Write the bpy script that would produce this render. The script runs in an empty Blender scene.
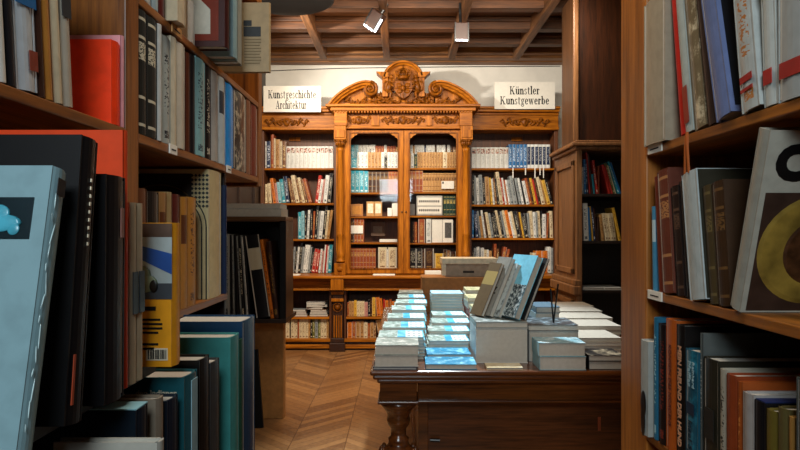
import bpy, bmesh, math, random, re
from mathutils import Vector, Matrix, Euler
random.seed(7)
R = math.radians
SC = bpy.context.scene
COL = SC.collection
F = 640.0; EYE = 1.4; CX = 400.0; HY = 230.0

# ---------------------------------------------------------------- camera, world, lights, exposure
cd = bpy.data.cameras.new('camera'); cam = bpy.data.objects.new('camera', cd); COL.objects.link(cam)
cam.location = (0, 0, EYE); cam.rotation_euler = (R(90), 0, 0)
cd.sensor_width = 36; cd.lens = F/800*36; cd.shift_y = 5/800; cd.clip_start = 0.02
SC.camera = cam
w = bpy.data.worlds.new('world'); SC.world = w; w.use_nodes = True
w.node_tree.nodes['Background'].inputs[0].default_value = (0.5, 0.6, 0.7, 1)
w.node_tree.nodes['Background'].inputs[1].default_value = 0.0
SC.view_settings.view_transform = 'Standard'; SC.view_settings.look = 'None'
SC.view_settings.exposure = 0.0; SC.view_settings.gamma = 1.0
SC.view_settings.use_curve_mapping = False

def look(o, target):
    o.rotation_euler = (Vector(target) - o.location).to_track_quat('-Z', 'Y').to_euler()
def area(name, loc, target, sx, sy, power, color, spread=180):
    l = bpy.data.lights.new(name, 'AREA'); l.shape = 'RECTANGLE'; l.size = sx; l.size_y = sy
    l.energy = power; l.color = color; l.spread = R(spread)
    o = bpy.data.objects.new(name, l); COL.objects.link(o); o.location = loc; look(o, target); return o
def spot(name, loc, target, power, color, angle, blend=0.6, size=0.05):
    l = bpy.data.lights.new(name, 'SPOT'); l.energy = power; l.color = color; l.spot_size = R(angle)
    l.spot_blend = blend; l.shadow_soft_size = size
    o = bpy.data.objects.new(name, l); COL.objects.link(o); o.location = loc; look(o, target); return o
WARM = (1.0, 0.72, 0.42); NEUT = (1.0, 0.88, 0.72); COOL = (0.72, 0.9, 1.0)
area('fill_light_back', (-0.1, 5.0, 3.3), (-0.1, 7.7, 1.3), 3.0, 0.3, 92, (1.0, 0.88, 0.72), 150)  # added area fill for the back cabinets, no lamp body
spot('spotlight_beam_left', (-1.55, 5.75, 3.25), (0.3, 7.7, 2.8), 270, (1.0, 0.93, 0.82), 85, 0.8, 0.04)
spot('spotlight_beam_table', (0.2, 4.6, 3.3), (0.25, 3.4, 0.9), 680, (0.80, 0.93, 1.0), 62, 0.8, 0.08)
area('fill_light_floor', (-0.7, 5.6, 3.35), (-0.7, 5.6, 0), 0.8, 0.8, 30, WARM, 130)  # unseen fill added over the open floor
area('fill_light_up', (-0.4, 6.3, 2.9), (-0.6, 7.1, 3.6), 1.6, 0.5, 8, WARM, 180)  # unseen upward fill added to brighten the ceiling timbers
area('fill_light_front', (-0.1, -1.1, 2.4), (0, 1.3, 1.2), 0.8, 0.6, 27, (0.82, 0.95, 1.0), 150)  # unseen area light behind the camera, kept well below the ceiling
area('fill_light_aisle', (0.0, 1.9, 3.2), (0.0, 1.9, 0), 0.5, 0.9, 23, (1.0, 0.86, 0.68), 160)  # unseen fill added above the aisle between the foreground bookcases

# ---------------------------------------------------------------- materials
def rgb(h):
    h = h.lstrip('#'); c = [int(h[i:i+2], 16)/255 for i in (0, 2, 4)]
    return tuple(x/12.92 if x <= .04045 else ((x+.055)/1.055)**2.4 for x in c) + (1,)
class NT:
    def __init__(s, name):
        s.m = bpy.data.materials.new(name); s.m.use_nodes = True; s.t = s.m.node_tree
        s.b = s.t.nodes['Principled BSDF']; s.o = s.t.nodes['Material Output']
    def n(s, ty, **kw):
        n = s.t.nodes.new(ty)
        for k, v in kw.items(): setattr(n, k, v)
        return n
    def l(s, a, b): s.t.links.new(a, b)
    def put(s, sock, v):
        if hasattr(v, 'is_output'): s.l(v, sock)
        else: sock.default_value = v
    def math(s, op, a, b=0.0, c=0.0):
        n = s.n('ShaderNodeMath', operation=op)
        s.put(n.inputs[0], a); s.put(n.inputs[1], b); s.put(n.inputs[2], c); return n.outputs[0]
    def mix(s, f, a, b):
        n = s.n('ShaderNodeMix', data_type='RGBA'); s.put(n.inputs[0], f); s.put(n.inputs[6], a); s.put(n.inputs[7], b); return n.outputs[2]
    def band(s, x, lo, hi):
        return s.math('MULTIPLY', s.math('GREATER_THAN', x, lo), s.math('LESS_THAN', x, hi))
    def noise(s, vec, scale, detail=3, rough=.5):
        n = s.n('ShaderNodeTexNoise'); s.put(n.inputs['Vector'], vec); n.inputs['Scale'].default_value = scale
        n.inputs['Detail'].default_value = detail; n.inputs['Roughness'].default_value = rough; return n.outputs['Fac']
    def ramp(s, f, stops):
        n = s.n('ShaderNodeValToRGB'); e = n.color_ramp.elements
        while len(e) < len(stops): e.new(.5)
        for i, (p, c) in enumerate(stops): e[i].position = p; e[i].color = c
        s.l(f, n.inputs[0]); return n.outputs[0]
    def vmul(s, vec, v):
        n = s.n('ShaderNodeVectorMath', operation='MULTIPLY'); s.l(vec, n.inputs[0]); n.inputs[1].default_value = v; return n.outputs[0]
    def bump(s, h, st=.2, dist=.005):
        n = s.n('ShaderNodeBump'); n.inputs['Strength'].default_value = st; n.inputs['Distance'].default_value = dist
        s.l(h, n.inputs['Height']); s.l(n.outputs[0], s.b.inputs['Normal'])
    def fin(s, color, rough=.5, metal=0, spec=.5, coat=0):
        s.put(s.b.inputs['Base Color'], color); s.put(s.b.inputs['Roughness'], rough)
        s.b.inputs['Metallic'].default_value = metal; s.b.inputs['Specular IOR Level'].default_value = spec if rough != .36 and rough != .34 else .12
        if coat: s.b.inputs['Coat Weight'].default_value = coat; s.b.inputs['Coat Roughness'].default_value = .15
        return s.m
MATS = {}
def wood(name, c1, c2, rough=.4, axis=2, scale=1.0, coat=0.0):
    if name in MATS: return MATS[name]
    t = NT(name); pos = t.n('ShaderNodeNewGeometry').outputs['Position']
    st = [26*scale]*3; st[axis] = 1.6*scale
    f = t.noise(t.vmul(pos, st), 1.0, 5, .6)
    g = t.noise(t.vmul(pos, [x*4 for x in st]), 1.0, 3, .6)
    ff = t.math('MULTIPLY_ADD', g, .35, t.math('MULTIPLY', f, .75))
    c = t.ramp(ff, [(.36, rgb(c1)), (.7, rgb(c2))])
    t.bump(ff, .18, .002); t.fin(c, rough, coat=coat); MATS[name] = t.m; return t.m
def plain(name, c, rough=.5, metal=0, var=.12, scale=30, emit=0):
    if name in MATS: return MATS[name]
    t = NT(name); pos = t.n('ShaderNodeNewGeometry').outputs['Position']
    f = t.noise(pos, scale, 4); a = rgb(c); b = tuple(x*(1-2*var) for x in a[:3])+(1,)
    t.fin(t.ramp(f, [(.3, b), (.65, a)]), rough, metal)
    if emit: t.b.inputs['Emission Color'].default_value = a; t.b.inputs['Emission Strength'].default_value = emit
    MATS[name] = t.m; return t.m

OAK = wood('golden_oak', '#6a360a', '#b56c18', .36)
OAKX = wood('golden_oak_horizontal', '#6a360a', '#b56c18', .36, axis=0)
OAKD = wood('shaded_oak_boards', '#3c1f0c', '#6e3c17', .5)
BRN = wood('brown_bookcase_wood', '#54290b', '#9c5c1e', .4)
BRNY = wood('brown_bookcase_wood_lengthwise', '#5a2e0c', '#a8641f', .4, axis=1)
DRK = wood('dark_stained_wood', '#120a06', '#26140a', .45)
PAN = wood('mahogany_panel', '#1e0e05', '#3e1e0b', .38)
POST = wood('brown_post_wood', '#74400f', '#b06a26', .42)
TBL = wood('polished_table_wood', '#34190a', '#743e16', .24, axis=0, coat=.3)
SIDE = wood('side_panel_wood', '#5a3820', '#93663e', .4)
CEI = wood('ceiling_timber', '#2e1808', '#663c1a', .6, axis=0)
CEIY = wood('ceiling_joist_timber', '#3a2210', '#80542e', .6, axis=1)
CARVE = wood('carved_oak', '#381a04', '#8c4e0e', .34, scale=1.5)
BLK = plain('black_lacquer', '#0c0b0c', .35)
METAL = plain('brown_lamp_metal', '#34190c', .5, 0)
CARD = plain('cardboard', '#a9713c', .7)
TAN = plain('tan_board', '#c08a4c', .6)
CREAM = plain('cream_card', '#ecdcc0', .6)
WHITE = plain('white_card', '#ece7dc', .85, var=.03)
INK = plain('black_ink', '#100e0c', .95)
LED = plain('led_strip', '#eef2ff', .5, var=0, emit=5)

def pages():
    t = NT('page_edges'); g = t.n('ShaderNodeTexCoord'); uv = t.n('ShaderNodeUVMap')
    sx = t.n('ShaderNodeSeparateXYZ'); t.l(uv.outputs[0], sx.inputs[0])
    pos = t.n('ShaderNodeNewGeometry').outputs['Position']
    s = t.math('SINE', t.math('MULTIPLY', sx.outputs[0], 2600.0))
    f = t.math('MULTIPLY_ADD', s, .22, t.math('MULTIPLY_ADD', t.noise(pos, 60, 3), .3, .35))
    return t.fin(t.ramp(f, [(.2, rgb('#a39c90')), (.7, rgb('#d2ccc2'))]), .8)
PAGES = pages()

COLS = dict(w=('white', '#dcdcd6'), c=('cream', '#d9c7a2'), k=('black', '#15151a'), g=('grey', '#8f9494'),
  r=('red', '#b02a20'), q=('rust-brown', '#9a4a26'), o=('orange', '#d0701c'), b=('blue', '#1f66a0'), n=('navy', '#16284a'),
  t=('turquoise', '#2b93a8'), y=('yellow', '#d9a93a'), m=('brown', '#7a5236'), d=('dark brown', '#3a2016'),
  v=('olive', '#6c6a34'), p=('pink', '#c08a80'), l=('pale blue', '#8fc0cc'), s=('tan', '#b98c55'), e=('dark green', '#1f3a30'),
  h=('charcoal', '#33363a'))
INKS = dict(w='#39424e', c='#6b3a22', k='#c9c0a8', g='#2b2f36', r='#efe3cf', q='#c09a58', o='#5a2410', b='#d8e6ee', n='#d8dfe8',
  t='#d9eef0', y='#6e3410', m='#e0c48c', d='#8f6a34', v='#dcd0a0', p='#6b2c22', l='#20485a', s='#5a2c10', e='#c9ae62', h='#b9b9b4')
def bookmat(code, style='T', hexc=None, ink=None):
    hexc = hexc or COLS[code][1]; ink = ink or INKS.get(code, '#222222')
    key = 'book_cloth_%s_%s_%s' % (hexc.lstrip('#'), ink.lstrip('#'), style)
    if key in MATS: return MATS[key]
    t = NT(key); uv = t.n('ShaderNodeUVMap'); sx = t.n('ShaderNodeSeparateXYZ'); t.l(uv.outputs[0], sx.inputs[0])
    u, v = sx.outputs[0], sx.outputs[1]; pos = t.n('ShaderNodeNewGeometry').outputs['Position']
    A, I = rgb(hexc), rgb(ink); A2 = tuple(x*.86 for x in A[:3])+(1,)
    col = t.ramp(t.noise(pos, 45, 4), [(.3, A2), (.6, A)]); rough = .42
    on = t.math('GREATER_THAN', v, 0.0)
    def text(lo, hi, scale, th=.5, half=.26):
        nz = t.noise(t.vmul(pos, (1, 1, 2.2)), scale, 1)
        mk = t.math('MULTIPLY', t.band(v, lo, hi), t.math('LESS_THAN', t.math('ABSOLUTE', t.math('SUBTRACT', u, .5)), half))
        return t.math('MULTIPLY', t.math('MULTIPLY', mk, t.math('GREATER_THAN', nz, th)), on)
    if style == 'T':
        col = t.mix(text(.28, .86, 95, .55), col, I); col = t.mix(text(.05, .12, 150, .42), col, I)
    elif style == 'B':
        for z in (.08, .3, .78, .93): col = t.mix(t.math('MULTIPLY', t.band(v, z-.012, z+.012), on), col, I)
        col = t.mix(text(.6, .74, 140, .45, .38), col, I); rough = .5
    elif style == 'S':
        pic = t.ramp(t.noise(pos, 50, 2), [(.35, rgb('#3a3a40')), (.45, rgb('#a8532c')), (.55, rgb('#e8e2d8')), (.68, rgb('#8a6a4a'))])
        col = t.mix(t.band(v, .70, .93), col, pic); col = t.mix(text(.2, .6, 150, .56, .12), col, rgb('#9a9a98'))
    elif style == 'W':
        col = t.mix(t.band(v, .15, .9), rgb('#d8dad8'), col); col = t.mix(text(.3, .85, 110, .62), col, I)
    elif style == 'L':
        col = t.mix(t.band(v, .58, .84), col, I)
    elif style == 'F':      # printed cover with photograph, cyan field and little white grid
        ph = t.ramp(t.noise(pos, 38, 5, .65), [(.35, rgb('#4a5850')), (.5, rgb('#8fa69e')), (.64, rgb('#d8e2de'))])
        col = t.mix(on, col, ph)
        cy = t.ramp(t.noise(pos, 9, 2), [(.4, rgb('#1c9cc4')), (.6, rgb('#74cfe4'))])
        col = t.mix(t.math('MULTIPLY', t.band(u, .42, 1.1), on), col, cy)
        cell = t.math('MULTIPLY', t.math('GREATER_THAN', t.math('FRACT', t.math('MULTIPLY', u, 8.6)), .45),
                      t.math('GREATER_THAN', t.math('FRACT', t.math('MULTIPLY', v, 3.6)), .45))
        grid = t.mix(t.math('MULTIPLY', cell, .75), rgb('#e6efee'), rgb('#4d6a72'))
        col = t.mix(t.math('MULTIPLY', t.band(u, .60, .97), t.band(v, .05, .92)), col, grid); rough = .3
    elif style == 'G':      # glossy photographic cover
        ph = t.ramp(t.noise(pos, 22, 6, .7), [(.35, A2), (.5, A), (.62, I)])
        col = t.mix(on, col, ph); rough = .3
    elif style == 'H':      # sky above a black and white crowd photograph
        ph = t.ramp(t.noise(pos, 60, 5, .7), [(.38, rgb('#20282c')), (.5, rgb('#6a787e')), (.62, rgb('#cfdadc'))])
        col = t.mix(t.math('MULTIPLY', t.band(v, 0.0, .52), on), col, ph); rough = .25
    t.fin(col, rough, spec=.3); MATS[key] = t.m; return t.m

# ---------------------------------------------------------------- geometry helpers
def link(name, bm, mat=None, parent=None, bevel=0, smooth=False, loc=None):
    me = bpy.data.meshes.new(name); bm.normal_update(); bm.to_mesh(me); bm.free()
    for m in (mat if isinstance(mat, (list, tuple)) else [mat]):
        if m: me.materials.append(m)
    if smooth:
        for p in me.polygons: p.use_smooth = True
    o = bpy.data.objects.new(name, me); COL.objects.link(o)
    if parent: o.parent = parent
    if loc: o.location = loc
    if bevel:
        b = o.modifiers.new('bevel', 'BEVEL'); b.width = bevel; b.segments = 2; b.limit_method = 'ANGLE'
    return o
def tag(o, label=None, cat=None, group=None, kind=None):
    if label: o['label'] = label
    if cat: o['category'] = cat
    if group: o['group'] = group
    if kind: o['kind'] = kind
    return o
def empty(name, loc, label, cat, group=None, rot=None):
    o = bpy.data.objects.new(name, None); COL.objects.link(o); o.location = loc; o.empty_display_size = .05
    if rot: o.rotation_euler = rot
    return tag(o, label, cat, group)
def box(bm, x0, x1, y0, y1, z0, z1, mi=0, M=None):
    vs = [bm.verts.new(Vector(p) if M is None else M @ Vector(p)) for p in
          ((x0,y0,z0),(x1,y0,z0),(x1,y1,z0),(x0,y1,z0),(x0,y0,z1),(x1,y0,z1),(x1,y1,z1),(x0,y1,z1))]
    fs = []
    for f in ((0,3,2,1),(4,5,6,7),(0,1,5,4),(1,2,6,5),(2,3,7,6),(3,0,4,7)):
        fc = bm.faces.new([vs[i] for i in f]); fc.material_index = mi; fs.append(fc)
    return fs
def B(*a, **k):
    bm = bmesh.new(); box(bm, *a, **k); return bm
def NB(): return bmesh.new()
def prism(bm, pts, y0, y1, mi=0):       # pts in x,z ; extruded along y
    a = [bm.verts.new((x, y0, z)) for x, z in pts]; b = [bm.verts.new((x, y1, z)) for x, z in pts]
    n = len(pts)
    f = bm.faces.new(a[::-1]); f.material_index = mi; g = bm.faces.new(b); g.material_index = mi
    bmesh.ops.triangulate(bm, faces=[f, g])
    for i in range(n):
        q = bm.faces.new((a[i], a[(i+1) % n], b[(i+1) % n], b[i])); q.material_index = mi
    bmesh.ops.recalc_face_normals(bm, faces=bm.faces)
def ball(bm, c, r, rot=None, seg=10):
    M = Matrix.Translation(c) @ (Euler(rot).to_matrix().to_4x4() if rot else Matrix()) @ Matrix.Diagonal((r[0], r[1], r[2], 1))
    bmesh.ops.create_uvsphere(bm, u_segments=seg, v_segments=max(6, seg-2), radius=1, matrix=M)
def tube(bm, pts, rad, seg=8):
    rings = []; pts = [Vector(p) for p in pts]
    for i, p in enumerate(pts):
        r = rad[i] if isinstance(rad, (list, tuple)) else rad
        d = (pts[min(i+1, len(pts)-1)] - pts[max(i-1, 0)]).normalized()
        a = d.cross(Vector((0, 1, 0)) if abs(d.y) < .9 else Vector((1, 0, 0))).normalized(); b = d.cross(a)
        rings.append([bm.verts.new(p + a*math.cos(2*math.pi*k/seg)*r + b*math.sin(2*math.pi*k/seg)*r) for k in range(seg)])
    for i in range(len(rings)-1):
        for k in range(seg): bm.faces.new((rings[i][k], rings[i][(k+1)%seg], rings[i+1][(k+1)%seg], rings[i+1][k]))
    bm.faces.new(rings[0][::-1]); bm.faces.new(rings[-1])
def lathe(bm, prof, c, seg=24, flute=0):
    rings = []
    for r, z in prof:
        rings.append([bm.verts.new((c[0]+r*(1+flute*(r>.03)*math.cos(8*2*math.pi*k/seg))*math.cos(2*math.pi*k/seg),
                                    c[1]+r*(1+flute*(r>.03)*math.cos(8*2*math.pi*k/seg))*math.sin(2*math.pi*k/seg), c[2]+z)) for k in range(seg)])
    for i in range(len(rings)-1):
        for k in range(seg): bm.faces.new((rings[i][k], rings[i][(k+1)%seg], rings[i+1][(k+1)%seg], rings[i+1][k]))
    bm.faces.new(rings[0][::-1]); bm.faces.new(rings[-1])
def text(name, s, size, mat, parent, M, align='CENTER', depth=.0004, bold=0.0, sx=1.0):
    c = bpy.data.curves.new(name, 'FONT'); c.body = s; c.size = size; c.align_x = align; c.align_y = 'CENTER'
    c.extrude = depth; c.offset = bold; c.resolution_u = 4
    t = bpy.data.objects.new(name, c); COL.objects.link(t)
    me = bpy.data.meshes.new_from_object(t.evaluated_get(bpy.context.evaluated_depsgraph_get()))
    bpy.data.objects.remove(t); me.transform(M @ Matrix.Diagonal((sx, 1, 1, 1))); me.name = name
    me.materials.clear(); me.materials.append(mat)
    o = bpy.data.objects.new(name, me); COL.objects.link(o); o.parent = parent
    return o
def basis(X, Y, loc):
    X = Vector(X); Y = Vector(Y); Z = X.cross(Y); M = Matrix((X, Y, Z)).transposed().to_4x4(); M.translation = loc; return M
def px(x, D): return (x-CX)/F*D
def pz(y, D): return EYE-(y-HY)/F*D

# ---------------------------------------------------------------- books
SMALLFLAT = []
def book_bm(bm, t, d, h, cov=.0022, over=.003, rnd=.15, mc=0, mp=1, part='both', M=Matrix(), face=False):
    """upright book: x 0..t, spine at y=0, z 0..h; uv on the spine (and on the two boards when face)"""
    uvl = bm.loops.layers.uv.verify(); new = []
    if part in ('both', 'cover'):
        for x0, x1 in ((0, cov), (t-cov, t)):
            fs = box(bm, x0, x1, cov, d, 0, h, mc, M); new += fs
            for f in fs:
                for l in f.loops: l[uvl].uv = (.5, -1)
            f = fs[5] if x0 == 0 else fs[3]
            if face:
                for l, q in zip(f.loops, ((0,0),(1,0),(1,1),(0,1))):
                    l[uvl].uv = q
        n = 4 if t < .012 else 6; arc = []
        bul = min(t*rnd, .006)
        for i in range(n+1):
            a = i/n; arc.append((a*t, cov*0 + bul*(1-4*a*(1-a))))
        prev = None
        for (x, y) in arc:
            lo = bm.verts.new(M @ Vector((x, y, 0))); hi = bm.verts.new(M @ Vector((x, y, h)))
            li = bm.verts.new(M @ Vector((x, y+cov+.0005, 0))); hj = bm.verts.new(M @ Vector((x, y+cov+.0005, h)))
            if prev:
                pl, ph, pli, phj, pxx = prev
                for q, us in (((pl, lo, hi, ph), 1), ((phj, hj, hi, ph), 0), ((pli, li, lo, pl), 0), ((pli, phj, hj, li), 0)):
                    f = bm.faces.new(q); f.material_index = mc
                    for l, uvq in zip(f.loops, ((pxx/t, 0.001), (x/t, 0.001), (x/t, 1), (pxx/t, 1))):
                        l[uvl].uv = uvq if us else (.5, -1)
            prev = (lo, hi, li, hj, x)
    if part in ('both', 'pages'):
        fs = box(bm, cov+.0001, t-cov-.0001, .004, d-over, over, h-over, mp, M)
        for f in fs:
            for l in f.loops:
                c = M.inverted() @ l.vert.co; l[uvl].uv = (c.x, .5)
BOOKREC = []   # small books, made at the end
class Rec: pass
TOK = re.compile(r'([a-z])([A-Z]?)([\d.]+),([\d.]+)(?:/(-?[\d.]+))?(?:\*(\d+))?$')
def corners(t, h, a):
    a = R(a); c, s = math.cos(a), math.sin(a)
    P = [(0, 0), (t, 0), (t, h), (0, h)]
    Q = [(x*c+z*s, -x*s+z*c) for x, z in P]
    if a > 0: Q = [(x-t*c, z+t*s) for x, z in Q]
    return Q
def prof(Q, z):
    xs = []
    for i in range(4):
        (x0, z0), (x1, z1) = Q[i], Q[(i+1) % 4]
        if min(z0, z1)-1e-9 <= z <= max(z0, z1)+1e-9:
            if abs(z1-z0) < 1e-9: xs += [x0, x1]
            else: xs.append(x0+(x1-x0)*(z-z0)/(z1-z0))
    return (min(xs), max(xs)) if xs else None
def pack(items, gap=.0006):
    """items: (t,h,lean) or float gap. returns pivots"""
    placed = []; cur = 0; extra = 0
    for it in items:
        if isinstance(it, float): extra += it; placed.append(None); continue
        t, h, a = it; Q = corners(t, h, a); off = None
        for k, pq in enumerate([p for p in placed if p][-4:]):
            Qp, pp = pq
            for z in [i/14*max(h, .01) for i in range(15)]+[q[1] for q in Q]+[q[1] for q in Qp]:
                A, Bb = prof(Qp, z), prof(Q, z)
                if A and Bb:
                    o = pp + A[1]-Bb[0]
                    if off is None or o > off: off = o
        if off is None: off = -min(q[0] for q in Q) - 0 if not placed or all(p is None for p in placed) else cur
        off += gap + extra; extra = 0
        placed.append((Q, off))
    return placed
def row(loc, spec, origin, rz, length, S, where, depth=.17, cat='book', jitter=.012, group=None):
    """pack a shelf row along local +x from origin; S = metres per px in spec"""
    toks = []
    for k in spec.split():
        if k[0] == '_': toks.append(float(k[1:])*S); continue
        m = TOK.match(k); c, st, t, h, a, n = m.groups()
        for _ in range(int(n or 1)): toks.append([c, st, float(t)*S, float(h)*S, float(a or 0)])
    sc = 1.0
    for _ in range(12):
        items = [x if isinstance(x, float) else (x[2]*sc, x[3], x[4]) for x in toks]
        pl = pack(items)
        end = max(p[1]+max(q[0] for q in p[0]) for p in pl if p)
        tw = sum(x[2]*sc for x in toks if not isinstance(x, float))
        if end <= length and end > length-.004: break
        sc *= max(.3, 1+(length-.002-end)/tw)
    items = [x if isinstance(x, float) else (x[2]*sc, x[3], x[4]) for x in toks]; pl = pack(items)
    cnt = {}; tot = {}
    for x in toks:
        if not isinstance(x, float): tot[x[0]] = tot.get(x[0], 0)+1
    RZ = Matrix.Rotation(rz, 4, 'Z')
    for x, p in zip(toks, pl):
        if p is None: continue
        c, st, t, h, a = x; t *= sc; cnt[c] = cnt.get(c, 0)+1
        off = p[1]; ra = R(a)
        if a > 0: lx, lz = off-t*math.cos(ra), t*math.sin(ra)
        else: lx, lz = off, 0
        jy = random.uniform(0, jitter)
        pos = Vector(origin) + RZ @ Vector((lx, jy, lz+.0006))
        r = Rec(); r.pos = pos; r.rot = (0, ra, rz); r.t = t; r.h = h; r.d = depth*random.uniform(.88, 1)-.0
        r.c = c; r.st = st or ('T' if t > .02 else 'P' if random.random() < .4 else 'T')
        adj = 'slim ' if t < .024 else ('thick ' if t > .055 else '')
        if abs(a) >= 9: adj = 'slanting '
        name = COLS[c][0]
        if tot[c] == 1: r.label = 'the only %s%s book on the %s' % (adj, name, where)
        else: r.label = '%s %s book from the left, %s%s' % (ORD(cnt[c], tot[c]), name, adj.replace(' ', ', '), where)
        r.group = group or 'books on the '+where; r.area = t*h/(pos.y**2); r.cat = cat
        BOOKREC.append(r)
ORDS = 'first second third fourth fifth sixth seventh eighth ninth tenth eleventh twelfth thirteenth fourteenth fifteenth sixteenth seventeenth eighteenth nineteenth twentieth'.split()
def ORD(i, n):
    return 'last' if (i == n and n > 2) else ORDS[i-1]
def flush_books(limit):
    BOOKREC.sort(key=lambda r: -r.area)
    big, small = BOOKREC[:limit], BOOKREC[limit:]
    for r in big:
        bm = NB(); book_bm(bm, r.t, r.d, r.h)
        o = link('book', bm, [bookmat(r.c, r.st), PAGES]); o.location = r.pos; o.rotation_euler = r.rot
        tag(o, r.label, r.cat, r.group)
    if small or SMALLFLAT:
        bm = NB(); mats = [PAGES]
        for r in small:
            m = bookmat(r.c, r.st)
            if m not in mats: mats.append(m)
            M = Matrix.Translation(r.pos) @ Euler(r.rot).to_matrix().to_4x4()
            book_bm(bm, r.t, r.d, r.h, mc=mats.index(m), mp=0, M=M)
        for (M, w_, depth, th, spine, m) in SMALLFLAT:
            if m not in mats: mats.append(m)
            flat_bm(bm, w_, depth, th, spine, 'both', M, mats.index(m), 0)
        o = link('small_books', bm, mats)
        tag(o, 'the many small distant books filling the far shelves and table stacks', 'books', kind='stuff')

def fg_book(loc, rz, t, d, h, lean, code, label, group, st='P', hexc=None, ink=None, face=False, tilt=0, yaw=0, name='book', rough=None):
    """foreground book: an Empty at its base with cover and pages"""
    a = R(lean); RZ = Matrix.Rotation(rz, 4, 'Z'); p = Vector(loc)
    if a > 0: p = p + RZ @ Vector((-t*math.cos(a), 0, t*math.sin(a)))
    e = empty(name, p, label, 'book', group, rot=(R(tilt), a, rz+R(yaw)))
    bm = NB(); book_bm(bm, t, d, h, cov=.003, over=.004, part='cover', face=face)
    link('cover', bm, bookmat(code, st, hexc, ink), e)
    bm = NB(); book_bm(bm, t, d, h, cov=.003, over=.004, part='pages'); link('pages', bm, PAGES, e)
    return e
LW = math.pi/2; RW = -math.pi/2
def spine_text(e, s, t, h, zc, size, mat, up=False, sx=1.0, bold=.0, off=0):
    X, Y = ((0,0,1), (-1,0,0)) if up else ((0,0,-1), (1,0,0))
    return text('spine_lettering', s, size, mat, e, basis(X, Y, (t/2+off, -.0008, zc)), sx=sx, bold=bold)
def near_text(e, s, y, z, size, mat, t=None, side='L', align='CENTER', bold=0, name='cover_lettering', sx=1):
    if side == 'L': M = basis((0,-1,0), (0,0,1), (-.0008, y, z))
    else: M = basis((0,1,0), (0,0,1), (t+.0008, y, z))
    return text(name, s, size, mat, e, M, align=align, bold=bold, sx=sx)

# ---------------------------------------------------------------- the room
def struct(name, bm, m, **k): return tag(link(name, bm, m, **k), kind='structure')
def floor_mat():
    t = NT('herringbone_parquet'); pos = t.n('ShaderNodeNewGeometry').outputs['Position']
    s = t.n('ShaderNodeSeparateXYZ'); t.l(pos, s.inputs[0])
    # diagonal strips, turned in alternate columns
    colw = .36
    cu = t.math('DIVIDE', s.outputs[0], colw); cid = t.math('FLOOR', cu)
    par = t.math('SUBTRACT', t.math('MULTIPLY', t.math('FRACT', t.math('MULTIPLY', cid, .5)), 4.0), 1.0)
    a = t.math('MULTIPLY_ADD', s.outputs[0], par, s.outputs[1])
    st = t.math('DIVIDE', a, .09); fr = t.math('FRACT', st); sid = t.math('FLOOR', st)
    wn = t.n('ShaderNodeTexWhiteNoise', noise_dimensions='2D'); cb = t.n('ShaderNodeCombineXYZ')
    t.l(sid, cb.inputs[0]); t.l(cid, cb.inputs[1]); t.l(cb.outputs[0], wn.inputs[0])
    g = t.noise(t.vmul(pos, (30, 30, 1)), 1, 5)
    f = t.math('MULTIPLY_ADD', wn.outputs[0], .4, t.math('MULTIPLY', g, .6))
    c = t.ramp(f, [(.2, rgb('#634026')), (.8, rgb('#a07448'))])
    fc = t.math('FRACT', cu)
    seam = t.math('MAXIMUM', t.math('LESS_THAN', fr, .05), t.math('LESS_THAN', fc, .014))
    c = t.mix(seam, c, rgb('#4c2c14')); t.bump(g, .1, .002)
    return t.fin(c, .33)
struct('floor', B(-1.9, 3.1, -1.4, 8.1, -.05, 0), floor_mat())
PLASTER = plain('white_plaster', '#e2dfd6', .8, var=.05, scale=6)
struct('wall_back', B(-1.9, 3.1, 8.1, 8.2, 0, 3.66), PLASTER)
bm = B(-1.78, -1.70, 2.4, 8.1, 0, 3.62)
for i in range(8):
    y = 2.5+i*.7; box(bm, -1.70, -1.68, y, y+.08, 0, 3.62)
struct('wall_left', bm, DRK)
struct('wall_right', B(3.0, 3.1, -1.4, 8.1, 0, 3.62), PLASTER)
struct('wall_front', B(-1.9, 3.1, -1.5, -1.4, 0, 3.66), PAN)
struct('ceiling', B(-1.9, 3.1, -1.4, 8.1, 3.62, 3.70), CEI)
bm = NB()
for y in (2.2, 2.85, 3.5, 4.15, 4.8, 5.45, 6.05, 6.68, 7.22):
    box(bm, -1.7, 3.0, y, y+.13, 3.50, 3.62); box(bm, -1.7, 3.0, y-.035, y+.165, 3.57, 3.6195)
struct('trim_1', bm, CEI, bevel=.008)
bm = NB()
for x in (-1.74, -.98, -.22, .56, 1.34, 2.12, 2.85): box(bm, x+.02, x+.10, 2.0, 7.72, 3.455, 3.62)
struct('trim_2', bm, CEIY, bevel=.008)
bm = NB()
box(bm, -1.7, 3.0, 7.72, 8.1, 3.53, 3.62); box(bm, -1.7, 3.0, 7.82, 8.1, 3.50, 3.62); box(bm, -1.7, 3.0, 7.95, 8.1, 3.485, 3.62)
struct('trim_3', bm, wood('cornice_timber', '#4a280e', '#94602a', .5, axis=0), bevel=.01)
struct('baseboard_back', B(1.6, 3.0, 8.07, 8.1, 0, .12), PAN)

# picture rail wire at the top of the wall
bm = NB(); tube(bm, [(px(x, 8.08), 8.085, pz(y, 8.08)) for x, y in ((262,71),(300,69.5),(345,68),(420,67),(470,66.5),(560,66))], .004, 6)
tag(link('wire', bm, BLK), 'thin dark wire strung along the top of the white wall', 'wire')

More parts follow.
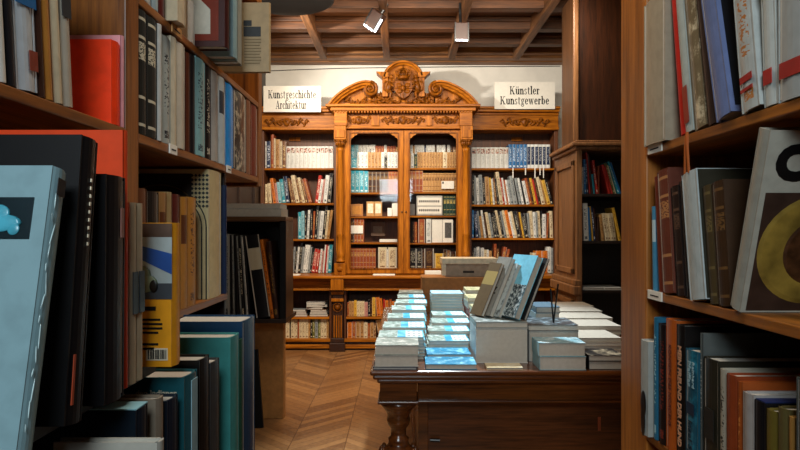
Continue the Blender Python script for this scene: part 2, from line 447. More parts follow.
# ---------------------------------------------------------------- wall bookcases (side units)
def carving(bm, x0, x1, zc, y, h, n=7):
    """acanthus scroll frieze: spirals and leaves, mirrored about the middle"""
    xc = (x0+x1)/2; half = (x1-x0)/2
    ball(bm, (xc, y-.008, zc), (h*.34, .016, h*.42)); ball(bm, (xc, y-.012, zc+h*.1), (h*.16, .02, h*.2))
    for s in (-1, 1):
        for i in range(n):
            f = (i+.6)/n; x = xc+s*half*f; zz = zc+(.16*h)*math.sin(i*2.1)
            k = 1-.35*f
            ball(bm, (x, y-.004, zz), (h*.42*k, .012, h*.15*k), rot=(0, s*(.5 if i % 2 else -.6), 0), seg=8)
            ball(bm, (x+s*.01, y-.006, zz-(.2*h)*(1 if i % 2 else -1)), (h*.26*k, .012, h*.11*k), rot=(0, s*(-.9 if i % 2 else .8), 0), seg=8)
            if i % 2 == 0:
                pts = [(x+s*h*.28*(1-a/9)*math.cos(a), y-.006, zz+h*.28*(1-a/9)*math.sin(a)) for a in [j*.55 for j in range(13)]]
                tube(bm, pts, .0045, 6)
def shelf_line(p, pxa, pxb, y, D, depth, m, th=.022, name='shelf'):
    z = pz(y, D); return link(name, B(px(pxa, D), px(pxb, D), D, D+depth, z-th, z), m, p, bevel=.003)
DS = 7.75
def side_unit(pa, pb, ys, label, ex=0):
    e = empty('wall_bookcase', (px((pa+pb)/2, DS), DS+.15, pz(273, 7.75)), label, 'bookcase')
    e.location = (0, 0, 0); base = Vector((px((pa+pb)/2, DS), DS+.15, pz(275, 7.5)+.0))
    x0, x1 = px(pa, DS), px(pb, DS); zt = pz(130, DS); zb = pz(275, 7.45)+.0005
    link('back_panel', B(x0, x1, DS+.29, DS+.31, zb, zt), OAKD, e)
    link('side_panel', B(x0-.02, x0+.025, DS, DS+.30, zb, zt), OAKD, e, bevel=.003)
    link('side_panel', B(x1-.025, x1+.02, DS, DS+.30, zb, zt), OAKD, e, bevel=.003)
    for y in ys:
        z = pz(y, DS); link('shelf', B(x0+.026, x1-.026, DS+.01, DS+.288, z-.024, z), OAKX, e, bevel=.003)
    bm = NB(); a, b = x0-.02, x1+.02
    box(bm, a, b, DS-.02, DS+.31, zt+.001, pz(112.5, DS))
    box(bm, a, b, DS-.05, DS+.31, pz(130.5, DS), pz(127.5, DS)); box(bm, a, b, DS-.04, DS+.31, pz(118, DS)+.03, pz(112.5, DS))
    box(bm, a, b, DS-.09, DS+.31, pz(113, DS), pz(110, DS)); box(bm, a, b, DS-.12, DS+.31, pz(110.5, DS), pz(108, DS))
    link('cornice', bm, OAKX, e, bevel=.006)
    bm = NB(); xa, xb = (px(266, DS), px(308, DS)) if pb < 400 else (px(501, DS), px(548, DS))
    carving(bm, xa, xb, pz(122.5, DS), DS-.024, .12); link('frieze_carving', bm, CARVE, e, smooth=True)
    xc = px(291 if pb < 400 else 521, DS)
    bm = B(xc-.07, xc+.07, DS+.27, DS+.289, pz(138, DS), pz(134, DS)); link('plate', bm, OAK, e, bevel=.003)
    return e
side_unit(262, 336, (168, 203, 239), 'oak wall bookcase left of the glazed cabinet, under the long history sign')
side_unit(469.5, 556.5, (168, 204.5, 238), 'oak wall bookcase right of the glazed cabinet, under the arts and crafts sign')
S = DS/F
def wrow(p0, p1, y, spec, where, dy=.03, depth=.18, D=DS, jitter=.015):
    z = pz(y, D)
    row(None, spec, (px(p0, D), D+dy, z), 0, px(p1, D)-px(p0, D), D/F, where, depth, jitter=jitter)
wrow(264.6, 333, 168, 'w1.2,27 nT4.5,27 q3,34 c1.5,30 s5,29 c2,27 m4.5,27 wS4.4,22*11', 'top shelf, left wall bookcase')
wrow(264.6, 333, 203, 'c2.5,19 c3.5,20/-4 o4,25/-8 p2.5,20/-6 l3.5,21/-6 t4.5,24/-7 n4.5,27/-6 m3,25/-10 m2,24/-10 c4.5,28/-11 m2.5,24/-12 c3,26/-12 m2.5,24/-13 q4,25/-15 _3 r3.5,28/8 w3,24/8 p2,24/7 w4.5,28/6 k4,30/5', 'second shelf, left wall bookcase')
wrow(297.5, 333, 239, 't5,27 l4,28 k3,28 w3,29/3 k3,30 q2.5,28/2 k3.5,34/4 g2,28/4 w5,28/5 k3.5,34/6 c3,29/6 s3.5,29/8', 'third shelf, left wall bookcase')
wrow(291.5, 333, 273, 'g2.5,26/4 k2.5,26/5 w2.5,26/5 k3,30/6 g3,26/5 w3.5,28/6 w3,28/6 g3,26/6 k2,25/8 r5,24/9 r3,23/8 w2.5,24/6 p2.5,22/6 w2,28/5 r2,28/4 w2,27/4 t5,28/4', 'lowest shelf, left wall bookcase')
wrow(472, 551, 168, 'wS4.7,21*8 bT3.8,24*5 nW3.9,24*6', 'top shelf, right wall bookcase')
wrow(472.5, 554, 204.5, 'k2.5,30 g2,29 w3,27/-2 g4.5,30/-3 k3,27/-3 s5,28/-3 y2.5,27/-5 w2,26/-5 m2.5,27/-6 k2,26/-7 c4,33/-8 r2,27/-8 w2,27/-9 q2,25/-9 w2,25/-9 g4,25/-10 g4,29/-10 k1.5,26/-11 g3.5,27/-11 w2.5,27/-11 k2,25/-11 w4,24/-12 q3,27/-12 d2.5,27/-12 y3,27/-12 r2,26/-12 d3,27/-12 c4,28/-13 s2,26/-13 y4,25/-14 k3,26/-14', 'second shelf, right wall bookcase')
wrow(472.5, 554, 238, 'b2,28 n4,27/-4 g2,27/-5 s3,22/-6 w2.5,28/-8 d2.5,24/-8 c3.5,26/-9 g3,25/-9 k4,24/-10 k2.5,26/-10 c3,28/-11 k3,27/-11 g2.5,27/-11 c3,28/-12 o4.5,28/-12 w2.5,26/-12 c3,27/-12 k4,27/-9 d2,27/-10 y2,26/-10 k5,25/-11 g2,25/-5 c4.5,27/-4 w3,26/-3 g2.5,26/-3 c3.5,27/-3 k1.5,27 w5,24 q2,25/3 c4,27/-2', 'third shelf, right wall bookcase')
wrow(472.5, 511, 273, 'k2,26 g3,25 w3,26 g2,25 w3.5,25 c3,23 w2.5,23 s3,22 d1.5,24 q3,29/2 m3,24 q4,26/10 q3,24/12', 'lowest shelf, right wall bookcase')
wrow(533, 554, 273, 'c3,20 o6,22 o5,22 w3,26 g2,25', 'right part, lowest shelf, right wall bookcase')
# ribbon markers hanging from the series volumes
bm = NB()
for i, x in enumerate((513, 525.5, 535, 540, 543.5)):
    X = px(x, DS); o = link('ribbon_marker', B(X-.006, X+.006, DS+.012, DS+.014, pz(178-(i % 2)*3, DS), pz(167.7, DS)), WHITE)
    o.location = (0, -.012, 0)
    tag(o, '%s from the left of the white marker strips hanging below blue and navy series' % ORDS[i], 'bookmark', 'white marker strips under the series volumes')
bm.free()
# ---------------------------------------------------------------- serif lettering for the card signs
def serif_text(s, bm):
    """bold old-style letters, x height .5, cap height .72; returns the width"""
    W = .15; T = .06
    def R4(a, b, c, d): 
        f = bm.faces.new([bm.verts.new((p[0]+ox, 0, p[1])) for p in (a, b, c, d)])
    def stem(x, y0, y1, w=W, lo=1, hi=1):
        R4((x, y0), (x+w, y0), (x+w, y1), (x, y1))
        if lo: R4((x-.055, y0), (x+w+.055, y0), (x+w+.055, y0+T), (x-.055, y0+T))
        if hi == 1: R4((x-.06, y1-T), (x+w*.5, y1-T), (x+w*.5, y1), (x-.06, y1-.01))
        if hi == 2: R4((x-.055, y1-T), (x+w+.055, y1-T), (x+w+.055, y1), (x-.055, y1))
    def arc(cx, cy, rx, ry, a0, a1, tk=W, tn=T, n=14):
        q = []
        for i in range(n+1):
            a = math.radians(a0+(a1-a0)*i/n); h = tn+(tk-tn)*abs(math.cos(a))
            q.append(((cx+(rx-h*.5+h*.5)*math.cos(a), cy+ry*math.sin(a)), (cx+(rx-h)*math.cos(a), cy+(ry-tn)*math.sin(a))))
        for (a, b), (c, d) in zip(q[:-1], q[1:]): R4(a, c, d, b)
    def diag(x0, y0, x1, y1, w): R4((x0, y0), (x0+w, y0), (x1+w, y1), (x1, y1))
    ox = 0.0
    for ch in s:
        if ch in 'nhu\u00fc':
            if ch == 'n' or ch == 'h':
                stem(.06, 0, .5 if ch == 'n' else .74); arc(.29, .33, .165, .18, 0, 165); stem(.34, 0, .34, lo=1, hi=0); ad = .53
            else:
                arc(.25, .17, .19, .18, 180, 345); stem(.06, .16, .5, lo=0); stem(.34, 0, .5, lo=0); R4((.45, 0), (.52, 0), (.52, T), (.45, T)); ad = .53
                if ch == '\u00fc':
                    for c in (.17, .35): arc(c, .64, .055, .055, 0, 360, .055, .055, 8)
        elif ch == 'K':
            stem(.06, 0, .72, .13, 1, 2); diag(.17, .30, .47, .70, .06); diag(.44, .02, .22, .42, .15); R4((.38, 0), (.68, 0), (.68, T), (.38, T)); R4((.40, .68), (.64, .68), (.64, .72), (.40, .72)); ad = .70
        elif ch == 'A':
            diag(.06, .02, .30, .72, .05); diag(.46, .02, .26, .72, .14); R4((.17, .2), (.5, .2), (.5, .25), (.17, .25)); R4((0, 0), (.2, 0), (.2, T), (0, T)); R4((.4, 0), (.68, 0), (.68, T), (.4, T)); ad = .69
        elif ch == 's':
            arc(.2, .365, .14, .135, 40, 255, .09); arc(.2, .13, .15, .135, -140, 85, .09); R4((.3, .36), (.33, .36), (.33, .48), (.3, .48)); R4((.04, .02), (.07, .02), (.07, .15), (.04, .15)); ad = .41
        elif ch == 't':
            stem(.09, .08, .62, .11, 0, 0); R4((.02, .45), (.32, .45), (.32, .5), (.02, .5)); arc(.22, .12, .13, .13, 180, 320, .1); ad = .36
        elif ch == 'l': stem(.06, 0, .74); ad = .27
        elif ch == 'i': stem(.06, 0, .5); arc(.115, .65, .065, .065, 0, 360, .065, .065, 8); ad = .27
        elif ch == 'k': stem(.06, 0, .74); diag(.15, .2, .36, .46, .06); diag(.38, .02, .2, .3, .13); R4((.33, 0), (.56, 0), (.56, T), (.33, T)); R4((.3, .46), (.5, .46), (.5, .5), (.3, .5)); ad = .56
        elif ch == 'e': arc(.24, .25, .21, .26, 0, 325); R4((.1, .25), (.44, .25), (.44, .29), (.1, .29)); ad = .47
        elif ch == 'c': arc(.24, .25, .21, .26, 45, 320); arc(.36, .39, .055, .055, 0, 360, .055, .055, 8); ad = .44
        elif ch == 'r': stem(.06, 0, .5); arc(.26, .30, .12, .2, 55, 150, .08); arc(.32, .42, .06, .06, 0, 360, .06, .06, 8); ad = .40
        elif ch == 'b': stem(.05, .02, .74, lo=0); arc(.27, .25, .21, .26, -165, 165); ad = .52
        elif ch == 'g': arc(.22, .34, .165, .17, 0, 360, .1); arc(.22, -.08, .2, .12, 0, 360, .09); R4((.1, .1), (.2, .17), (.16, .2), (.07, .12)); R4((.33, .44), (.47, .46), (.47, .52), (.33, .5)); arc(.22, .06, .17, .07, 0, 180, .06); ad = .48
        elif ch == 'w':
            for c in (.03, .28): diag(c+.14, 0, c, .5, .11); diag(c+.17, 0, c+.27, .5, .045)
            for c in (-.02, .22, .47): R4((c, .46), (c+.2, .46), (c+.2, .5), (c, .5))
            ad = .69
        else: ad = .25
        ox += ad+.02
    return ox
# ---------------------------------------------------------------- signs
def sign(p0, p1, y0, y1, D, lines, label, xs):
    e = empty('shelf_sign', (px((p0+p1)/2, D), D, pz(y1, D)), label, 'sign')
    wd = px(p1, D)-px(p0, D); h = pz(y0, D)-pz(y1, D)
    link('board', B(-wd/2, wd/2, 0, .012, 0, h), WHITE, e)
    for (s, ww, yc, bx) in lines:
        bm = NB(); tw = serif_text(s, bm); k = ww*D/F/tw; kz = .135
        Mx = Matrix.Translation((bx*D/F-ww*D/F/2, -.0012, h-(yc-y0)*D/F-.30*kz)) @ Matrix.Diagonal((k, 1, kz, 1))
        bm.transform(Mx); bmesh.ops.recalc_face_normals(bm, faces=bm.faces); link('lettering', bm, INK, e)
    return e
sign(263.5, 321, 86, 112, 7.62, [('Kunstgeschichte', 48, 95, 0), ('Architektur', 31, 105.5, -1)],
     'white card sign with two lines of black lettering on top of the left bookcase', 0)
sign(494.5, 555, 82, 109, 7.62, [('Künstler', 30, 91, 0), ('Kunstgewerbe', 49, 101, 0)],
     'white card sign with artists and crafts lettering on top of the right bookcase', 0)

# ---------------------------------------------------------------- glazed cabinet
DC = 7.5
cab = empty('glazed_cabinet', (0, 0, 0), 'tall golden oak cabinet with two glass doors and a carved arched pediment', 'cabinet')
cx0, cx1 = px(336, DC), px(469.5, DC); zb = pz(274.5, DC); zt = pz(128, DC)
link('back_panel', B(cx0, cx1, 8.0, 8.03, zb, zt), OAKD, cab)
for a, b in ((cx0, cx0+.1), (cx1-.1, cx1)): link('side_panel', B(a, b, DC+.06, 8.0, zb, zt), OAK, cab, bevel=.004)
link('top_panel', B(cx0, cx1, DC+.06, 8.03, zt, zt+.05), OAKX, cab)
link('bottom_panel', B(cx0, cx1, DC+.02, 8.0, zb, pz(269.5, DC)), OAKX, cab, bevel=.004)
link('divider', B(px(402.5, DC+.1), px(405, DC+.1), DC+.07, 8.0, zb, zt), OAKD, cab)
GY = {0: (168, 192.5, 216.5, 242.5), 1: (168, 192, 215.7, 243)}
for s, (a, b) in enumerate(((345, 402.4), (405.1, 461))):
    for y in GY[s]:
        D = 7.62; z = pz(y, D)
        link('shelf', B(px(a, D), px(b, D), D, 7.99, z-.02, z), OAKX, cab, bevel=.002)
    bm = NB()      # raised step for the rear row of the top shelf
    box(bm, px(a, 7.62), px(b, 7.62), 7.82, 7.98, pz(168, 7.62), pz(168, 7.62)+.07); link('riser', bm, OAKD, cab)
# doors
GLASS = bpy.data.materials.new('cabinet_glass'); GLASS.use_nodes = True
nt = GLASS.node_tree; nt.nodes.clear(); o_ = nt.nodes.new('ShaderNodeOutputMaterial')
tr = nt.nodes.new('ShaderNodeBsdfTransparent'); gl = nt.nodes.new('ShaderNodeBsdfGlossy'); gl.inputs['Roughness'].default_value = .03
fr = nt.nodes.new('ShaderNodeFresnel'); fr.inputs[0].default_value = 1.28; mx = nt.nodes.new('ShaderNodeMixShader')
nt.links.new(fr.outputs[0], mx.inputs[0]); nt.links.new(tr.outputs[0], mx.inputs[1]); nt.links.new(gl.outputs[0], mx.inputs[2]); nt.links.new(mx.outputs[0], o_.inputs[0])
for s, (a, b) in enumerate(((345, 403.6), (404, 462))):
    X0, X1 = px(a, DC), px(b, DC); gx0, gx1 = px(a+5.5, DC), px(b-5.5, DC); g0, g1 = pz(268.5, DC), pz(133, DC)
    d0, d1 = pz(273.5, DC), pz(129.5, DC)
    bm = NB(); box(bm, X0, gx0, DC, DC+.035, d0, d1); box(bm, gx1, X1, DC, DC+.035, d0, d1)
    box(bm, gx0, gx1, DC, DC+.035, d0, g0); box(bm, gx0, gx1, DC, DC+.035, g1, d1)
    for xx, sg in ((gx0, 1), (gx1, -1)):      # shaped top corners
        pts = [(xx, g1+.001)] + [(xx+sg*.075*math.cos(q), g1-.075+.0+.075*math.sin(q)) for q in []]
        pts += [(xx+sg*.09, g1+.001), (xx+sg*.075, g1-.02), (xx+sg*.045, g1-.028), (xx+sg*.03, g1-.05), (xx+sg*.012, g1-.062), (xx, g1-.08)]
        prism(bm, pts, DC+.004, DC+.031)
    dr = link('door', bm, OAK, cab, bevel=.004)
    bm = NB()
    for q0, q1, r0, r1 in ((gx0-.012, gx0+.004, g0, g1), (gx1-.004, gx1+.012, g0, g1)): box(bm, q0, q1, DC-.008, DC+.001, r0, r1)
    for r0, r1 in ((g0-.012, g0+.004), (g1-.004, g1+.012)): box(bm, gx0, gx1, DC-.008, DC+.001, r0, r1)
    link('moulding', bm, CARVE, dr)
    link('glass_pane', B(gx0-.002, gx1+.002, DC+.012, DC+.016, g0-.002, g1+.002), GLASS, dr)
    kx = px(402 if s == 0 else 406, DC); bm = NB(); ball(bm, (kx, DC-.006, pz(212, DC)), (.008, .008, .012)); link('keyhole', bm, BLK, dr)
# pilaster columns
for a, b in ((336, 345), (462, 470)):
    X0, X1 = px(a, DC), px(b, DC); xc = (X0+X1)/2; hw = (X1-X0)/2
    bm = NB(); box(bm, X0, X1, DC+.005, DC+.09, zb, pz(129, DC))
    pl = link('pilaster', bm, OAK, cab, bevel=.003)
    bm = NB(); z0 = pz(262, DC); z1 = pz(148, DC); H = z1-z0
    lathe(bm, [(.05, 0), (.05, .02), (.036, .035), (.046, .06), (.05, .10), (.038, .13), (.034, H*.22), (.045, H*.235), (.04, H*.25), (.038, H*.5), (.034, H-.05), (.04, H-.04), (.04, H-.02), (.034, H)], (xc, DC-.02, z0), 20)
    link('column', bm, OAK, pl, smooth=True)
    bm = NB(); zc0 = pz(148, DC)
    lathe(bm, [(.036, 0), (.04, .02), (.05, .05), (.062, .075), (.066, .085)], (xc, DC-.02, zc0), 20)
    for k in range(7):
        a_ = math.pi+math.pi*k/6; ball(bm, (xc+.05*math.cos(a_), DC-.02+.05*math.sin(a_), zc0+.05), (.012, .012, .03), seg=8)
        ball(bm, (xc+.062*math.cos(a_), DC-.02+.06*math.sin(a_), zc0+.075), (.014, .014, .012), seg=8)
    link('capital', bm, CARVE, pl, smooth=True)
    bm = NB(); box(bm, xc-.07, xc+.07, DC-.09, DC+.09, zc0+.087, pz(128.5, DC)+.02)
    box(bm, xc-.055, xc+.055, DC-.1, DC-.088, zc0+.11, zc0+.2); link('entablature_block', bm, OAK, pl, bevel=.004)
    bm = NB(); box(bm, xc-.065, xc+.065, DC-.085, DC+.06, pz(274.5, DC), pz(263, DC)); ball(bm, (xc, DC-.09, pz(268.5, DC)), (.03, .015, .03))
    link('plinth_block', bm, OAK, pl, bevel=.004)
# frieze and cornice
bm = NB(); F0, F1 = px(334, DC), px(472, DC)
box(bm, F0+.03, F1-.03, DC-.01, 8.03, pz(128.5, DC), pz(113, DC)); box(bm, F0+.02, F1-.02, DC-.05, 8.03, pz(129.3, DC), pz(127, DC))
for a, b in ((335, 347.5), (459, 471.5)): box(bm, px(a, DC), px(b, DC), DC-.1, DC, pz(127, DC), pz(112.8, DC))
box(bm, F0-.03, F1+.03, DC-.13, 8.03, pz(112.6, DC), pz(109, DC)); box(bm, F0-.08, F1+.08, DC-.17, 8.03, pz(109, DC), pz(106.5, DC))
for i in range(46):
    x = F0+(F1-F0)*(i+.2)/46; box(bm, x, x+(F1-F0)/90, DC-.115, DC, pz(114.4, DC), pz(112.6, DC))
link('frieze', bm, OAKX, cab, bevel=.004)
for a, b, n in ((348, 370, 5), (382, 424, 8), (434, 457, 5)):
    bm = NB(); carving(bm, px(a, DC), px(b, DC), pz(120.5, DC), DC-.014, .115, n); link('frieze_carving', bm, CARVE, cab, smooth=True)
bm = NB()
bm.free()
for a, b in ((371.5, 379), (426, 432)):
    link('frieze_block', B(px(a, DC), px(b, DC), DC-.03, DC-.0105, pz(126, DC), pz(115.5, DC)), OAK, cab, bevel=.003)
# pediment
PD = DC-.05
def PP(x, y): return (px(x, PD), pz(y, PD))
arcL = [(327.5, 107), (332, 101), (338, 95), (345, 90), (352, 86.2), (359, 83.3), (366, 82), (371, 82.6), (375.5, 85.5), (377, 90)]
def mirror(p): return [(806.5-x, y) for x, y in p]
bm = NB()
for fl in (1, -1):
    top = [(x+fl*1.5, y+2) for x, y in (arcL if fl > 0 else mirror(arcL))[0:8]]
    for (xa, ya), (xb, yb) in zip(top[:-1], top[1:]):
        q = [PP(xa, ya), PP(xb, yb), PP(xb, 108), PP(xa, 108)]
        prism(bm, q, PD+.06, PD+.16)
xs_ = px(371, PD), px(435.5, PD); box(bm, xs_[0], xs_[1], PD+.06, PD+.16, pz(108, PD), pz(92, PD))
ped = link('pediment', bm, OAK, cab)
def moulding(bm, pts, y0, prof_, flip=1):
    """sweep a stepped profile (offset, depth) along pts in x,z"""
    P = [Vector((x, 0, z)) for x, z in pts]; rows_ = []
    for i, p in enumerate(P):
        d = (P[min(i+1, len(P)-1)]-P[max(i-1, 0)]).normalized(); nrm = Vector((-d.z, 0, d.x))*flip
        rows_.append([bm.verts.new((p+nrm*o) + Vector((0, y0-dd, 0))) for o, dd in prof_])
    n = len(prof_)
    for i in range(len(P)-1):
        for k in range(n): bm.faces.new((rows_[i][k], rows_[i][(k+1) % n], rows_[i+1][(k+1) % n], rows_[i+1][k]))
    bm.faces.new(rows_[0][::-1]); bm.faces.new(rows_[-1]); bmesh.ops.recalc_face_normals(bm, faces=bm.faces)
def smoothpts(p, n=3):
    out = []
    for i in range(len(p)-1):
        p0 = p[max(i-1, 0)]; p1 = p[i]; p2 = p[i+1]; p3 = p[min(i+2, len(p)-1)]
        for k in range(n):
            t = k/n; out.append(tuple(.5*((2*b)+(-a+c)*t+(2*a-5*b+4*c-d)*t*t+(-a+3*b-3*c+d)*t**3) for a, b, c, d in zip(p0, p1, p2, p3)))
    return out+[p[-1]]
prf = [(0, -.08), (0, .10), (-.018, .10), (-.024, .07), (-.045, .06), (-.052, .035), (-.07, .025), (-.07, -.08)]
for arc, fl in ((arcL, 1), (mirror(arcL), -1)):
    bm = NB(); moulding(bm, [PP(*p) for p in smoothpts(arc[:-2])], PD, prf, fl)
    link('arched_moulding', bm, OAKX, ped)
    c = PP(370.5, 89.5) if fl > 0 else PP(436, 89.5)
    bm = NB(); pts = []
    for j in range(30):
        a = math.pi*.5-fl*j*.42; r = .082*(1-j/36); pts.append((c[0]+r*math.cos(a), PD-.03-.001*j, c[1]+r*math.sin(a)))
    tube(bm, pts, [.02*(1-j/60) for j in range(30)], 8); ball(bm, (c[0], PD-.05, c[1]), (.026, .03, .026))
    bmesh.ops.create_cone(bm, cap_ends=True, segments=24, radius1=.085, radius2=.085, depth=.09, matrix=Matrix.Translation((c[0], PD+.03, c[1])) @ Matrix.Rotation(R(90), 4, 'X'))
    link('volute', bm, CARVE, ped, smooth=False)
# arched crest niche with horned shoulders
cc = PP(403.3, 80)
bm = NB(); ar = [(cc[0]+.225*math.cos(R(a)), cc[1]-.01+.215*math.sin(R(a))) for a in range(0, 181, 12)]
pts = [(cc[0]+.225, cc[1]-.12)]+ar+[(cc[0]-.225, cc[1]-.12)]
prism(bm, pts, PD+.02, PD+.15)
link('crest_niche', bm, OAK, ped)
bm = NB(); moulding(bm, [(cc[0]+.215*math.cos(R(a)), cc[1]-.01+.205*math.sin(R(a))) for a in range(175, 4, -9)], PD-.0, [(.03, -.10), (.03, .03), (.018, .06), (0, .06), (-.008, .03), (-.02, .02), (-.02, -.1)], 1)
link('crest_moulding', bm, OAKX, ped)
for s in (-1, 1):
    bm = NB(); xs = cc[0]+s*.20; z = pz(78, PD)
    prism(bm, [(xs-s*.03, z), (xs+s*.05, z), (xs+s*.085, z+.035), (xs+s*.115, z+.062), (xs-s*.03, z+.055)], PD-.06, PD+.12)
    box(bm, min(xs-s*.02, xs+s*.045), max(xs-s*.02, xs+s*.045), PD-.03, PD+.12, z-.22, z)
    link('crest_shoulder', bm, OAK, ped, bevel=.003)
# coat of arms
bm = NB(); X, Z = cc[0], cc[1]
prism(bm, [(X-.1, Z-.03), (X+.1, Z-.03), (X+.105, Z-.13), (X+.06, Z-.2), (X, Z-.235), (X-.06, Z-.2), (X-.105, Z-.13)], PD-.09, PD+.02)
for a, b in ((-.05, -.08), (.05, -.08), (-.045, -.15), (.045, -.15)): ball(bm, (X+a, PD-.09, Z+b), (.034, .02, .028))
tube(bm, [(X, PD-.10, Z-.03), (X, PD-.10, Z-.225)], .008); tube(bm, [(X-.1, PD-.10, Z-.115), (X+.1, PD-.10, Z-.115)], .007)
ball(bm, (X, PD-.1, Z-.115), (.03, .03, .035))
link('shield', bm, CARVE, ped, bevel=.003)
bm = NB(); z0 = Z-.005
lathe(bm, [(.062, 0), (.066, .01), (.062, .028), (.06, .03)], (X, PD-.06, z0), 20)
for k in range(7):
    a = math.pi*k/6; ex = .075*math.cos(a)
    tube(bm, [(X+ex*.85, PD-.1, z0+.025), (X+ex*1.15, PD-.105, z0+.07), (X+ex*.7, PD-.1, z0+.105), (X, PD-.08, z0+.115)], .008, 6)
    ball(bm, (X+ex*1.15, PD-.11, z0+.075), (.012, .012, .014), seg=8)
ball(bm, (X, PD-.06, z0+.125), (.016, .016, .016)); tube(bm, [(X, PD-.06, z0+.13), (X, PD-.06, z0+.17)], .006, 6); tube(bm, [(X-.018, PD-.06, z0+.153), (X+.018, PD-.06, z0+.153)], .006, 6)
ball(bm, (X, PD-.045, z0+.06), (.055, .04, .055))
link('crown', bm, CARVE, ped, smooth=True)
for s in (-1, 1):    # supporters: rearing beasts beside the shield
    bm = NB()
    ball(bm, (X+s*.165, PD-.05, Z-.09), (.036, .04, .075), rot=(0, s*-.25, 0)); ball(bm, (X+s*.15, PD-.06, Z-.02), (.03, .032, .038))
    ball(bm, (X+s*.14, PD-.07, Z+.02), (.026, .03, .026)); ball(bm, (X+s*.118, PD-.09, Z+.012), (.018, .016, .012))
    tube(bm, [(X+s*.15, PD-.07, Z-.04), (X+s*.12, PD-.09, Z-.035), (X+s*.1, PD-.1, Z-.05)], [.014, .012, .009], 6)
    tube(bm, [(X+s*.15, PD-.07, Z-.07), (X+s*.12, PD-.09, Z-.085), (X+s*.105, PD-.1, Z-.1)], [.014, .012, .009], 6)
    tube(bm, [(X+s*.17, PD-.05, Z-.13), (X+s*.14, PD-.07, Z-.17), (X+s*.155, PD-.07, Z-.22), (X+s*.12, PD-.08, Z-.235)], [.026, .02, .013, .011], 8)
    tube(bm, [(X+s*.185, PD-.03, Z-.14), (X+s*.225, PD-.04, Z-.12), (X+s*.225, PD-.05, Z-.05), (X+s*.2, PD-.05, Z-.02)], [.01, .009, .008, .012], 6)
    link('supporter_figure', bm, CARVE, ped, smooth=True)
for s in (-1, 1):    # leafy scrolls filling the tympanum
    bm = NB()
    for i in range(9):
        f = i/8; x = X+s*(.20+f*.45); z = pz(101, PD)-.02+.03*math.sin(i*1.7)-.015*f+.0
        k = 1-.45*f
        for q in range(4):
            a = q*.8+i*.9; ball(bm, (x+.04*k*math.cos(a), PD+.045, z+.02+.045*k*math.sin(a)), (.055*k, .032, .018*k), rot=(0, -a, 0), seg=8)
        if i % 2 == 0:
            pts = [(x+.05*k*(1-j/16)*math.cos(s*j*.5), PD+.035, z+.03+.05*k*(1-j/16)*math.sin(s*j*.5)) for j in range(14)]; tube(bm, pts, .009*k, 6)
    for i in range(6):
        ball(bm, (X+s*(.05+i*.045), PD+.01, pz(105, PD)+.035+.008*math.sin(i*2)), (.034, .03, .016), rot=(0, s*.5*(-1)**i, 0), seg=8)
    link('foliage_carving', bm, CARVE, ped, smooth=True)

# contents of the glazed cabinet
D1, D2 = 7.64, 7.825
def grow(a, b, y, spec, where, D=D1, depth=.14, zoff=0):
    row(None, spec, (px(a, D), D, pz(y, 7.62)+zoff), 0, px(b, D)-px(a, D), D/F, where, depth, jitter=.008)
grow(350.5, 398, 168, 't4,19 l4,19 w3.3,19*5 q3,18*3 w2.5,19 q3,18*3 s2,17', 'rear row, top shelf behind left glass door', D2, .13, .0705)  # turquoise spines in this and the next two rows imitate a glass reflection
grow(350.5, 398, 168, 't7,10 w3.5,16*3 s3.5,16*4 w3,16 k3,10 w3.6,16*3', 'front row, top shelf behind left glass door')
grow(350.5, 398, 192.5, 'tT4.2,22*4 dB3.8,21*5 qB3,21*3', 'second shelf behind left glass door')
grow(350.5, 364, 242.5, 'd3,24 q3,24*3', 'fourth shelf behind left glass door')
grow(350.5, 376, 268.5, 'qB3.3,20*8', 'lowest shelf behind left glass door')
grow(378, 397, 268.5, 'c8,21 w1,19 c8,21', 'right part, lowest shelf behind left glass door')
grow(408.5, 457, 168, 'd2,17 w2.5,19 s2,18 w3.3,19*3 n2,18 w3,19*3 d2,18 w3,19*3 d2,17 w3,19 d3,18 m4,17', 'rear row, top shelf behind right glass door', D2, .13, .0705)
grow(408.5, 457, 168, 's2.5,15 w3,15 e4,14 s3,16*9 c4.5,16 s2.6,16*4', 'front row, top shelf behind right glass door')
grow(408.5, 457, 192, 'qB3.8,22*4 sB3,19*12', 'second shelf behind right glass door')
grow(443.5, 456, 215.7, 'eB3,20*4', 'right part, third shelf behind right glass door')
grow(408.5, 431.5, 243, '_4 d1.5,21 q2,21 _1 q5,24 _1 w4,24', 'fourth shelf behind right glass door')
grow(409, 434, 268.5, 'k6,20 k5,20 d1.5,18 d8,20', 'lowest shelf behind right glass door')
grow(434.5, 456, 268.5, 'y8,15 d3,19 m3,18 d5,17', 'right part, lowest shelf behind right glass door')
def slab(name, p0, p1, y0, y1, D, th, mat, label, cat, group=None, parts=None):
    """an object standing face out: front at D"""
    e = empty(name, (px((p0+p1)/2, D), D, pz(y1, D)), label, cat, group); wd = px(p1, D)-px(p0, D); h = pz(y0, D)-pz(y1, D)
    link('body', B(-wd/2, wd/2, 0, th, 0, h), mat, e, bevel=.002)
    for pn, a, b, c, d, m in (parts or []):
        link(pn, B(-wd/2+a*wd, -wd/2+b*wd, -.003, 0, c*h, d*h), m, e)
    return e
z3 = 216.1
slab('framed_picture', 350.5, 363, 204, z3, 7.66, .03, CARD, 'small tan framed card at the left of the third glazed shelf', 'picture', parts=[('panel', .12, .88, .15, .85, plain('ochre_print', '#c2812e', .6))])
slab('antique_book', 366.5, 374.2, 201.5, z3, 7.66, .04, bookmat('s', 'P'), 'tan face out antique book, left one of a pair on third glazed shelf', 'book', parts=[('label', .15, .85, .2, .85, CREAM)])
